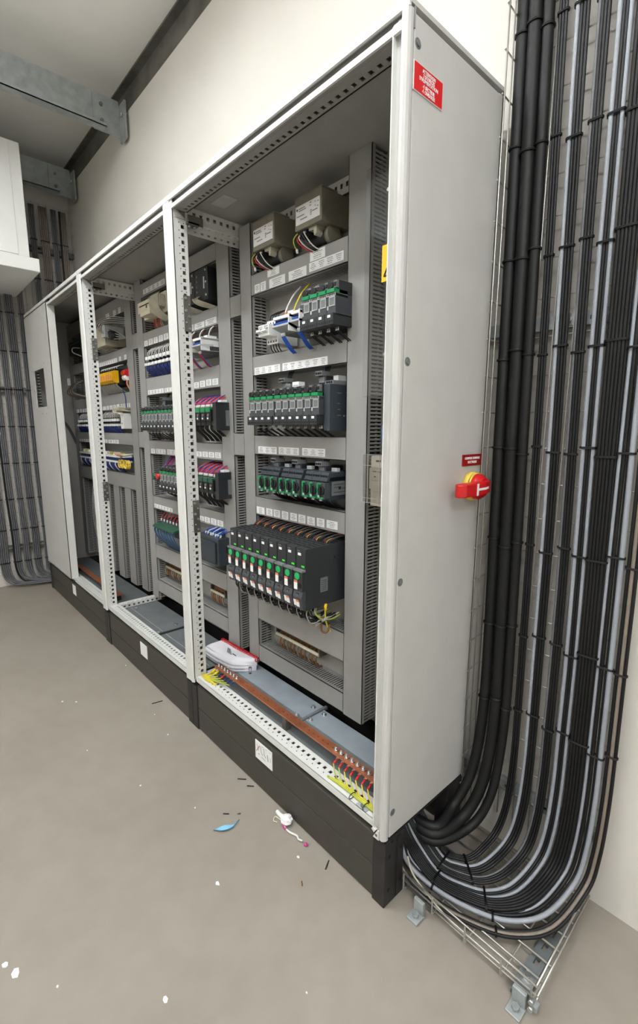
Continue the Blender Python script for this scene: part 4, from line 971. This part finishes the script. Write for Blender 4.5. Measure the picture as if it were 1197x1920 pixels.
for i in range(30):
    u = i/29; cx, cy = -1.290+.285*u, .253+.014*u
    MB().tube([(cx, cy+.010*math.cos(a*math.pi/5), .284+.010*math.sin(a*math.pi/5)) for a in range(11)], .0024, 'red', 5).build('spiral_ring', r)
m = MB()
for i in range(5): m.box(-1.19+.008*i, -1.165+.012*i, .222-.006*i, .2245-.006*i, .2885, .2905, 'ink_light')
m.box(-1.12, -1.09, .205, .210, .2885, .2905, 'ink'); m.build('print', r)
# acrylic guard with warning sticker
r = thing('acrylic_guard', 'clear acrylic guard sheet with a yellow warning sticker inside the near cabinet', 'guard', (-.19, .2, 1.44))
MB().box(-.300, -.075, .199, .202, 1.444, 2.067, 'acrylic').build('sheet', r)
MB().box(-.300, -.075, .202, .222, 1.4442, 1.4465, 'acrylic').build('lower_lip', r)
for z in (1.56, 1.99): MB().cyl((-.215, .1985, z), (-.215, .195, z), .005, 'bolt', 8).cyl((-.215, .2025, z), (-.215, YP, z), .0035, 'galv', 8).build('standoff', r)
s = MB().box(-.233, -.135, .1975, .1988, 1.757, 1.853, 'yellow').build('warning_sticker', r)
m = MB(); a, b, c = Vector((-.224, .197, 1.771)), Vector((-.144, .197, 1.771)), Vector((-.184, .197, 1.842))
for p_, q_ in ((a, b), (b, c), (c, a)): m.tube([p_, q_], .0022, 'ink', 6)
m.prism([(-.182, 1.826), (-.19, 1.803), (-.184, 1.803), (-.190, 1.785), (-.176, 1.807), (-.182, 1.807)], 'y', .1966, .1975, 'ink'); m.build('warning_triangle', s)
# fuse carrier in a clear box
r = thing('fuse_carrier', 'beige fuse carrier in a clear cover with blue and red wires beside the slotted duct', 'fuse carrier', (-.30, .31, 1.09))
fx0, fx1 = -.335, -.245
MB().box(fx0+.012, fx1, .27, YP-.001, 1.098, 1.262, 'beige_light').build('body', r, bev=.002)
MB().box(fx0+.018, fx1-.002, .255, .27, 1.155, 1.225, 'beige_light').build('fuse_drawer', r, bev=.003)
MB().box(fx0+.032, fx1-.006, .250, .2545, 1.150, 1.185, 'beige_light').build('handle', r, bev=.002)
MB().box(fx0+.034, fx0+.054, .2693, .270, 1.243, 1.249, 'gap_black').box(fx0+.034, fx0+.05, .2543, .255, 1.212, 1.2145, 'ink').box(fx0+.056, fx0+.068, .2543, .255, 1.212, 1.2145, 'ink').box(fx0+.04, fx0+.048, .2543, .255, 1.195, 1.199, 'ink').build('print', r)
m = MB(); th = .002; y0, y1, z0, z1 = .245, YP-.002, 1.092, 1.268
m.box(fx0, fx1+.004, y0, y0+th, z0+.02, z1, 'acrylic_box'); m.box(fx0, fx0+th, y0, y1, z0+.02, z1, 'acrylic_box'); m.box(fx0, fx1+.004, y0, y1, z1-th, z1, 'acrylic_box')
m.build('clear_cover', r)
m = MB()
for z in (z0+.02, z0+.035, z1-.035, z1): m.box(fx0-.001, fx1+.005, y0-.0012, y0, z-.0012, z, 'grey_light')
for x in (fx0, fx0+.022, fx1-.02): m.box(x-.0008, x+.0008, y0-.0012, y0, z0+.02, z1, 'grey_light')
m.build('cover_ribs', r)
for x, k in ((-.292, 'blue_pale'), (-.278, 'red_wire'), (-.268, 'red_wire')):
    MB().tube(crom([(x, .30, 1.262), (x+.001, .29, 1.30), (x-.004, .292, 1.335), (x-.018, .31, 1.355), (x-.03, .34, 1.36)], 6), .0038, k, 8).build('wire', r)

# ------------------------------------------------------------------ side panel: signs and main switch
r = thing('warning_sign', 'red sign with white print near the top of the cabinet side panel', 'sign', (0, .068, 2.055))
MB().box(-.0008, .0012, .014, .120, 2.054, 2.108, 'white_plastic').box(.001, .0018, .0158, .1185, 2.0553, 2.1067, 'red_sign').build('plate', r)
RX_ = (math.pi/2, 0, math.pi/2)
for i, (t, z) in enumerate((('ATTENTION', 2.0985), ('2 SOURCES', 2.0900), ("D'ALIMENTATION", 2.0815))): text_mesh('lettering', t, .0102, (.0019, .067, z), RX_, 'paper', r, .82)
for t, z in (('-1 SECTEUR', 2.0705), ('-1 ONDUL\u00c9E', 2.0615)): text_mesh('lettering', t, .0102, (.0019, .067, z), RX_, 'paper', r, .82)
r = thing('switch_sign', 'small dark red sign above the red main switch', 'sign', (0, .338, 1.245))
MB().box(-.0008, .0012, .287, .389, 1.2455, 1.2775, 'red_sign_dark').build('plate', r)
text_mesh('lettering', 'COUPURE GENERALE', .0095, (.0015, .338, 1.2665), RX_, 'paper', r, .88); text_mesh('lettering', 'ELECTRIQUE', .0095, (.0015, .338, 1.2555), RX_, 'paper', r, .88)
r = thing('main_switch', 'red rotary main switch handle on a yellow round base, on the cabinet side panel', 'switch', (0, .29, 1.187))
cy, cz = .336, 1.187
MB().tube([(-.0008, cy, cz), (.008, cy, cz), (.014, cy, cz)], [.041, .041, .039], 'yellow_pale', 32).build('yellow_base', r)
MB().tube([(.014, cy, cz), (.016, cy, cz)], .037, 'gap_black', 28).build('seam_ring', r)
MB().tube([(.016, cy, cz), (.021, cy, cz)], .039, 'yellow_pale', 32).build('upper_ring', r)
MB().tube([(.021, cy, cz), (.032, cy, cz), (.045, cy, cz)], [.037, .036, .026], 'red', 28).build('knob', r, bev=.001)
z0, z1 = cz-.018, cz+.018
poly = [(.026, cy+.032), (.046, cy+.032), (.060, cy-.020), (.060, cy-.118), (.055, cy-.132), (.044, cy-.138), (.033, cy-.132), (.028, cy-.118), (.028, cy-.05)]
MB().prism(poly, 'z', z0, z1, 'red').build('lever', r, bev=.004)
MB().box(.0598, .0612, cy-.066, cy-.058, cz-.016, cz+.016, 'paper').build('position_bar', r)
MB().prism([(.0600, cy-.058), (.0600, cy-.020), (.0525, cy+.008), (.0540, cy+.008), (.0613, cy-.020), (.0613, cy-.058)], 'z', cz-.003, cz+.003, 'paper').build('pointer', r)

# ------------------------------------------------------------------ vertical wire tray with cables on the back wall
r = thing('wire_cable_tray', 'tall wire mesh cable tray on the wall right of the cabinets', 'cable tray', (.205, .43, .30))
TZ0, TZ1 = .12, 3.15
for x in (.010, .055, .105, .155, .205, .255, .305, .355, .400): MB().cyl((x, .4395, TZ0), (x, .4395, TZ1), .0021, 'wire_steel', 6).build('long_wire', r)
for x, y in ((.018, .362), (.014, .398)): MB().cyl((x, y, TZ0), (x, y, TZ1), .0021, 'wire_steel', 6).build('long_wire', r)
z = .215
while z < 3.1:
    MB().tube([(.014, .357, z), (.008, .442, z), (.010, .4437, z), (.402, .4437, z)], .0022, 'wire_steel', 6, smooth=False).build('cross_wire', r); z += .0983
for z, lab in ((1.608, 'upper'), (.205, 'lower'), (2.75, 'top')):
    b = thing('slotted_rail', 'galvanised slotted rail behind the wire tray on the wall, %s one' % lab, 'rail', (.2, .45, z))
    m = MB(); m.plate_holes((-.03, .4465, z), (1, 0, 0), (0, 0, 1), (0, 1, 0), .43, .034, .003, [(.03+.06*i, .05+.06*i, .012, .022) for i in range(7)], 'galv'); m.box(-.03, .40, .4495, .4695, z, z+.003, 'galv'); m.box(-.03, .40, .4495, .4695, z+.031, z+.034, 'galv'); m.build('rail', b)
    for x in (.192, .285):
        MB().box(x-.014, x+.014, .4445, .4463, z+.004, z+.032, 'galv_bright').cyl((x, .4445, z+.018), (x, .439, z+.018), .006, 'bolt', 8).build('clamp_bolt', b)
CAB = []   # (bundle, x top, x bottom, radius, material, depth layer)
def add(bu, xt, dx, r, k, ly=0): CAB.append((bu, xt, xt+dx, r, k, ly))
add(0, .0295, .014, .0158, 'cable_black'); add(1, .0640, .0185, .0172, 'cable_black'); add(2, .0950, .0185, .0135, 'cable_black')
for x in (.1205, .1275, .1345): add(3, x, .0185, .0040, 'cable_sheen')

add(4, .1610, .018, .0050, 'cable_grey')
for x in (.1700, .1775, .1850): add(4, x, .018, .0042, 'cable_sheen')

add(5, .2080, .0178, .0040, 'cable_slate')
for x in (.2150, .2220, .2290): add(5, x, .0178, .0041, 'cable_sheen')

add(6, .2500, .0165, .0055, 'cable_grey'); add(6, .2588, .0165, .0040, 'cable_sheen'); add(6, .2655, .0165, .0040, 'cable_sheen'); add(6, .2735, .0165, .0050, 'cable_grey')
for i in range(6): add(7, .2860+.0078*i, .0155, .0044, 'cable_black')
for i in range(5): add(7, .2899+.0078*i, .0155, .0044, 'cable_black', 1)
add(8, .3370, .010, .0045, 'cable_grey'); add(8, .3450, .012, .0048, 'cable_sheen'); add(8, .3530, .015, .0040, 'cable_black'); add(8, .3590, .0175, .0066, 'cable_grey')
add(9, .3760, .016, .0046, 'cable_black'); add(9, .3850, .016, .0050, 'cable_brown'); add(9, .3935, .016, .0044, 'cable_black')
BN = ['leftmost thick bundle', 'middle thick bundle', 'right thick bundle', 'first thin bundle', 'second thin bundle', 'third thin bundle', 'grey-edged fourth bundle', 'broad black bundle', 'bundle with the broad grey cable', 'outermost brown bundle']
KN = {'cable_black': 'black', 'cable_sheen': 'dark', 'cable_grey': 'pale grey', 'cable_slate': 'slate grey', 'cable_brown': 'brownish'}
PATHS = []
def path(bu, xt, xb, rad, ly):
    yc = .4370-rad-(.0085*ly); wob = random.Random(int(xt*1e4))
    X = lambda z: xt+(xb-xt)*(1.9-z)/1.05 if z > .85 else xb+(xb-xt)*.12*(.85-z)/.5
    P_ = [(X(z)+.0012*math.sin(z*3.1+bu), yc+.001*math.sin(z*4.3+bu*2), z) for z in (3.12, 2.6, 2.2, 1.8, 1.4, 1.0, .72)]
    x = X(.5)
    if bu <= 2:
        s = (.0, .5, 1.0)[bu]
        P_ += [(x, yc, .52), (x-.002, yc-.014, .36-.02*s), (x-.010, yc-.045, .240-.035*s), (x-.030-.008*s, yc-.10, .155-.035*s), (.016+.012*s, .228-.018*s, .138-.034*s), (-.06, .205-.012*s, .140-.026*s), (-.20, .210, .155-.01*s)]
        return P_
    t = (bu-3)/6.0; Ye = .250-.125*min(1, t)**.85 if bu < 9 else .108
    o = (xt-min(c[1] for c in CAB if c[0] == bu)); Ye -= o*.75
    zf = .036+rad+.0085*ly + (.012 if bu in (3, 4, 5) else 0) if bu < 9 else .024+rad
    P_ += [(x, yc, .50), (x, yc-.002, .33), (x-.004, yc-.016, .19), (x-.014, yc-.050, .105)]
    x0 = x-.022; y0 = yc-.070
    for a in (22, 44, 64, 83):
        q = math.radians(a); P_.append((.035+(x0-.035)*math.cos(q), y0-(y0-Ye)*math.sin(q), zf+(.018 if a == 22 else 0)))
    P_ += [(-.002, Ye+.002 if bu < 8 else max(.093, Ye-.014), zf+.030), (-.04, max(.096, Ye-.01), zf+.085), (-.10, Ye+.02, .165)]
    return P_
cnt = {}
for (bu, xt, xb, rad, k, ly) in CAB:
    cnt[bu] = cnt.get(bu, 0)+1; pts = crom(path(bu, xt, xb, rad, ly), 6); PATHS.append((bu, rad, pts))
    lab = 'thick black cable, %s of the three on the wall tray' % ('leftmost', 'middle', 'right')[bu] if bu <= 2 else '%s cable of the %s, wall tray, strand %s' % (KN[k], BN[bu], ORD[cnt[bu]-1].replace('first', 'one').replace('second', 'two').replace('third', 'three').replace('fourth', 'four').replace('fifth', 'five').replace('sixth', 'six').replace('seventh', 'seven').replace('eighth', 'eight').replace('ninth', 'nine').replace('tenth', 'ten').replace('eleventh', 'eleven'))
    top(MB().tube(pts, rad, k, 12 if rad > .01 else 8), 'power_cable' if bu <= 2 else 'control_cable', lab, 'cable', 'cables of the '+BN[bu])
# cable ties: a closed loop drawn tight around the strands it holds
def tie_loop(pts, rads, tan, lab, grp, name='cable_tie', th=.0016):
    c = sum((Vector(p) for p in pts), Vector())/len(pts); tan = Vector(tan).normalized()
    a = Vector((0, 0, 1)) if abs(tan.z) < .8 else Vector((1, 0, 0)); u = (a-tan*a.dot(tan)).normalized(); v = tan.cross(u)
    us = [(Vector(p)-c).dot(u) for p in pts]; vs = [(Vector(p)-c).dot(v) for p in pts]
    u0 = min(x-r for x, r in zip(us, rads))-th; u1 = max(x+r for x, r in zip(us, rads))+th; v0 = min(x-r for x, r in zip(vs, rads))-th; v1 = max(x+r for x, r in zip(vs, rads))+th
    cr = min((u1-u0), (v1-v0))*.42; L = []
    for (cu, cv, a0) in ((u1-cr, v1-cr, 0), (u0+cr, v1-cr, 90), (u0+cr, v0+cr, 180), (u1-cr, v0+cr, 270)):
        for d in (0, 30, 60, 90):
            q = math.radians(a0+d); L.append(c+u*(cu+cr*math.cos(q))+v*(cv+cr*math.sin(q)))
    L.append(L[0]); m = MB()
    for dd in (-.0014, .0014): m.tube([p+tan*dd for p in L], th, 'tie', 5)
    hd = L[6]; m.box(hd.x-.003, hd.x+.003, hd.y-.003, hd.y+.003, hd.z-.0035, hd.z+.0035, 'tie')
    return top(m, name, lab, 'cable tie', grp)
def at_z(pts, z): return min(pts, key=lambda p: abs(p.z-z) + (0 if p.z > .3 else 5))
ZT = [2.33, 2.06, 1.80, 1.55, 1.29, 1.02, .77, .52]
for bu in range(10):
    S_ = [(rad, pts) for b_, rad, pts in PATHS if b_ == bu]
    for j, z in enumerate(ZT):
        zz = z+.012*math.sin(bu*2.3+j*1.7)-.004*bu*(1 if z < 1.0 else 0); q = []
        for rad, pts in S_:
            i = max(1, min(len(pts)-2, next((n for n, p in enumerate(pts) if p.z < zz), 1))); f = (pts[i-1].z-zz)/max(1e-6, pts[i-1].z-pts[i].z); q.append((pts[i-1].lerp(pts[i], f), rad))
        tie_loop([p for p, _ in q], [a for _, a in q], (0, 0, 1), 'black cable tie around the %s, %s from top' % (BN[bu], ORD[j]), 'cable ties on the wall tray')
for grp_, nm in (((3, 4, 5), 'three thin bundles'), ((6, 7), 'grey-edged and broad black bundles'), ((8,), 'broad grey cable bundle'), ((9,), 'brown outer bundle')):
    for n_, fr in enumerate((.44, .72)):
        S_ = [(rad, pts) for b_, rad, pts in PATHS if b_ in grp_]; q = []
        N = len(S_[0][1])
        i0 = next(i for i, p in enumerate(S_[0][1]) if p.z < .12); ii = int(i0+(N-i0)*fr*.8)
        tn = S_[0][1][ii+1]-S_[0][1][ii-1]; c0 = S_[len(S_)//2][1][ii]
        for rad, pts in S_:
            p = min(pts[i0:], key=lambda p: abs((p-c0).dot(tn.normalized()))); q.append((p, rad))
        tie_loop([p for p, _ in q], [a for _, a in q], tn, 'black tie around the %s on the floor tray, %s' % (nm, ('near the wall', 'near the cabinet')[n_]), 'cable ties on the floor tray')

# floor tray
r = thing('wire_cable_tray', 'short wire mesh tray on the floor under the bending cables', 'cable tray', (.2, .25, 0))
for y in (.085, .135, .185, .235, .285, .335, .385, .43): MB().cyl((.006, y, .0265), (.388, y, .0265), .0025, 'wire_steel', 6).build('long_wire', r)
for z in (.050, .074): MB().cyl((.004, .078, z), (.395, .078, z), .0025, 'wire_steel', 6).build('side_wire', r)
for x in (.012, .11, .21, .31, .384):
    MB().tube([(x, .074, .076), (x, .074, .024), (x, .078, .0215), (x, .438, .0215), (x, .441, .024), (x, .441, .076)], .0024, 'wire_steel', 6, smooth=False).build('cross_wire', r)
for z, x in ((.0265, .393), (.050, .397), (.072, .392)): MB().cyl((x, .078, z), (x-.006, .43, z), .0024, 'wire_steel', 6).build('end_wire', r)
for i, x in enumerate((.075, .362)):
    b = MB().box(x-.018, x+.018, .030, .066, 0, .006, 'galv').box(x-.016, x+.016, .060, .070, .006, .046, 'galv').build('foot_bracket', r, bev=.0015)
    MB().cyl((x, .048, .006), (x, .048, .016), .009, 'galv_bright', 6).build('foot_bolt', b)
MB().box(.384, .402, .066, .084, .016, .030, 'galv').build('corner_clamp', r, bev=.001)
for z in (.03, .05): MB().cyl((.392, .062, z), (.392, .052, z), .006, 'galv_bright', 6).build('corner_bolt', r)
b = thing('slotted_rail', 'flat slotted steel bar bolted to the floor under the end of the floor tray', 'rail', (.355, .2, 0))
m = MB(); m.plate_holes((.372, .075, .002), (0, 1, 0), (-1, 0, 0), (0, 0, 1), .27, .036, .010, [(.045+.05*i, .068+.05*i, .012, .024) for i in range(4)], 'galv_plate'); m.build('bar', b)
for y in (.125, .325):
    w_ = MB().box(.332, .374, y-.022, y+.022, .0125, .0155, 'galv_bright').build('washer_plate', b, bev=.001)
    MB().tube([(.353, y, .0155), (.353, y, .018)], .014, 'galv_bright', 16).cyl((.353, y, .018), (.353, y, .026), .0085, 'bolt', 6).build('anchor_bolt', w_)
top(MB().tube(crom([(.01, .092, .12), (.03, .088, .085), (.075, .084, .066), (.15, .082, .045), (.20, .083, .040), (.22, .088, .036)], 7), .0028, 'beige', 6), 'earth_wire', 'thin pale wire along the front edge of the floor tray', 'wire')

# ------------------------------------------------------------------ far end wall: cable trays
for nm, (ya, yb), cen, lab in (('front', (-.36, .075), (-.300, -.205, -.131, -.056, .024), 'front'), ('rear', (.12, .455), (.167, .247, .327, .394), 'rear')):
    r = thing('wire_cable_tray', 'wire mesh tray on the far end wall, %s' % ('left one reaching the floor' if nm == 'front' else 'upper one in the corner above the cabinets'), 'cable tray', (-3.93, (ya+yb)/2, .08))
    y = ya
    while y <= yb+.001: MB().cyl((-3.935, y, .10), (-3.935, y, 3.15), .0022, 'wire_steel', 5).build('long_wire', r); y += .054
    z = .14
    while z < 3.15: MB().tube([(-3.87, ya, z), (-3.938, ya, z), (-3.938, yb, z), (-3.87, yb, z)], .0024, 'wire_steel', 5, smooth=False).build('cross_wire', r); z += .1
    for zr in ((1.64, .315) if nm == 'front' else (2.78,)):
        m = MB(); m.plate_holes((-3.942, ya-.02, zr), (0, 1, 0), (0, 0, 1), (-1, 0, 0), yb-ya+.04, .04, .003, [(.03+.06*i, .055+.06*i, .014, .026) for i in range(5)], 'steel_dark'); m.box(-3.999, -3.945, ya-.02, yb+.02, zr+.037, zr+.04, 'steel_dark'); m.box(-3.999, -3.945, ya-.02, yb+.02, zr, zr+.003, 'steel_dark')
        m.build('wall_rail', r)
    for bi, c in enumerate(cen):
        n = 4 if bi % 2 else 3
        if nm == 'front' and bi == 0: n = 5
        rad = .0070; allp = []
        for i in range(n):
            y = c+(i-(n-1)/2)*.0142; wob = .010*math.sin(bi*1.7)
            if nm == 'front':
                s = .02*bi; zf = .030+.014*(i % 2)+.004*bi
                P_ = [(-3.925, y, 3.12), (-3.925, y+wob*.3, 2.4), (-3.925, y-wob*.3, 1.6), (-3.925, y, .9), (-3.925, y+.012, .45), (-3.923, y+.010, .24), (-3.915, y+.022, .12), (-3.895, y+.06, zf+.02), (-3.86+.006*i, min(.03, y+.14), zf), (-3.79, .05+.012*i+s*.3, zf), (-3.735, .09+.012*i+s, zf+.01)]
            else: P_ = [(-3.925, y, 3.12), (-3.925, y+wob*.4, 2.7), (-3.925, y, 2.2), (-3.925, y+.004, 1.2), (-3.925, y, .3)]
            pts = crom(P_, 6); allp.append(pts)
            k = 'cable_black' if (bi == 1 and i == 0 and nm == 'front') or (nm == 'rear' and bi == 3 and i == 0) else ('cable_slate' if nm == 'front' else ('cable_brown' if bi % 2 else 'cable_slate'))
            top(MB().tube(pts, rad, k, 7), 'control_cable', '%s cable of the %s bundle, %s end-wall tray, strand %s' % (KN[k], ORD[bi], lab, ('one', 'two', 'three', 'four', 'five')[i]), 'cable', 'end wall cables, %s tray' % lab)
        for j, z in enumerate((2.86, 2.56, 2.26, 1.96, 1.66, 1.36, 1.06, .76, .50, .22)):
            if nm == 'rear' and z < 2.0: continue
            q = [min(p, key=lambda v: abs(v.z-z)) for p in allp]; q = [Vector((v.x, v.y, z)) for v in q]
            tie_loop(q, [rad]*n, (0, 0, 1), 'black tie on the %s bundle from left of the %s end-wall tray, %s from top' % (ORD[bi], lab, ORD[j]), 'cable ties on the end wall', th=.0026)

# ------------------------------------------------------------------ litter on the floor
r = thing('crumpled_wrapper', 'crumpled white plastic wrapper with a pink-white tail beside the plinth', 'litter', (-.40, -.03, 0))
def crumple(c, rad, k, seed, sq=.7):
    rn = random.Random(seed); m = MB(); n1, n2 = 7, 10; V = []
    for i in range(n1+1):
        for j in range(n2):
            a = math.pi*i/n1; b = 2*math.pi*j/n2; q = rad*(1+.28*(rn.random()-.5)); V.append((c[0]+q*math.sin(a)*math.cos(b), c[1]+q*math.sin(a)*math.sin(b), max(.0005, c[2]+sq*q*math.cos(a))))
    m.v = V; mi = m.mi(k)
    for i in range(n1):
        for j in range(n2): m.f.append((i*n2+j, (i+1)*n2+j, (i+1)*n2+(j+1) % n2, i*n2+(j+1) % n2)); m.m.append(mi); m.s.append(False)
    return m
crumple((-.418, -.022, .017), .021, 'paper', 3).build('wad', r)
MB().tube(crom([(-.425, -.025, .018), (-.452, -.024, .012), (-.478, -.018, .006)], 6), [.008]*12+[.005], 'white_plastic', 7).build('twist', r)
MB().tube(crom([(-.415, -.040, .008), (-.385, -.040, .004), (-.352, -.030, .004), (-.338, -.035, .005), (-.322, -.030, .006)], 6), .0035, 'white_wire', 6).build('tail', r)
MB().tube(crom([(-.418, -.040, .010), (-.404, -.042, .006), (-.395, -.041, .006)], 5), .0038, 'pink', 6).build('pink_band', r)
crumple((-.306, -.030, .005), .007, 'pink', 8).build('pink_tip', r)
MB().tube(crom([(-.44, -.045, .003), (-.455, -.05, .003), (-.465, -.035, .003), (-.44, -.03, .004)], 6), .002, 'beige_light', 5).build('loop', r)
# blue scrap: a curled torn strip
m = MB(); A = crom([(-.560, -.226, .004), (-.535, -.205, .006), (-.525, -.175, .006), (-.534, -.140, .008)], 6); W_ = []
for i, p in enumerate(A):
    t = i/(len(A)-1); w_ = .022*math.sin(math.pi*min(1, t*1.1))**2*(1.2-t); W_.append((p, p+Vector((-w_*.8-.001, w_*.4, .004*math.sin(3*t)+.001))))
for i in range(len(W_)-1):
    a, b = W_[i]; c, d = W_[i+1]
    for dz in (0, -.0008): m.poly([a+Vector((0, 0, dz)), c+Vector((0, 0, dz)), d+Vector((0, 0, dz)), b+Vector((0, 0, dz))], 'blue_scrap')
m.tube(A, .0016, 'blue_pale', 5)
top(m, 'plastic_scrap', 'torn light blue plastic scrap lying on the concrete floor', 'litter')
def off(p, q, k, lab, rr=.002): top(MB().tube([p, q], rr, k, 6), 'wire_offcut', lab, 'litter', 'litter on the floor')
off((-.60, -.165, .0022), (-.585, -.150, .0022), 'black_wire', 'short black wire offcut left of the blue scrap')
off((-.565, -.128, .0022), (-.56, -.118, .0022), 'brown_wire', 'short brown wire offcut above the blue scrap')
off((-1.43, -.075, .0022), (-1.42, -.025, .0022), 'black_wire', 'black wire offcut leaning at the middle plinth')
off((-.71, -.035, .0025), (-.685, -.012, .0025), 'black_wire', 'black wire offcut at the near plinth, left of two')
off((-.655, -.028, .0025), (-.635, -.01, .0025), 'black_wire', 'black wire offcut at the near plinth, right of two')
off((-.215, -.012, .0022), (-.20, -.04, .0022), 'black_wire', 'dark bristle lying against the near plinth corner')
off((-.22, -.12, .0018), (-.208, -.128, .0018), 'brown_wire', 'tiny dark splinter on the open floor')
chips = [(-.384, -.312, .014), (-.514, -.81, .024), (-.553, -.826, .020), (-.21, -.555, .015), (-.413, -.74, .007), (.006, -.294, .006), (-.692, -.226, .006), (-1.336, -.102, .006), (-1.907, -.03, .008), (-1.75, -.40, .012), (-1.70, -.35, .010), (-.29, -.075, .010), (-.93, -.33, .008), (-1.15, -.12, .008), (-1.28, -.42, .006)]
WH = ['large pale chip in the lower middle of the floor', 'largest pale chip at the lower left of the floor', 'pale chip touching the left picture edge', 'pale chip at the bottom of the floor', 'small pale chip at the lower left', 'tiny pale chip right of centre on the floor', 'tiny pale chip near the blue scrap', 'pale chip near the middle plinth', 'pale chip near the far plinth', 'pale chip, left of a pair in the far floor', 'pale chip, right of a pair in the far floor', 'pale chip below the pink wrapper tip', 'pale chip left of the near plinth', 'pale chip by the black plinth corners', 'tiny pale chip in the middle of the far floor']
for i, ((x, y, s), l) in enumerate(zip(chips, WH)):
    rn = random.Random(40+i); a = rn.random()*3
    pts = [(x+s*.7*math.cos(a+j*1.05)*rn.uniform(.5, 1), y+s*.5*math.sin(a+j*1.05)*rn.uniform(.5, 1)) for j in range(6)]
    top(MB().prism(pts, 'z', .0002, .002, 'paper'), 'paint_chip', l, 'litter', 'paint chips')

for o in bpy.data.objects:
    if o.type == 'MESH' and o.name.split('.')[0] in ('print', 'screws', 'door_rivets', 'display_digits', 'vent_grille', 'cover_ribs', 'terminal_holes', 'plinth_corner_fittings', 'indicators'): o['kind'] = 'stuff'
for o in bpy.data.objects:
    if 'used' in o: del o['used']
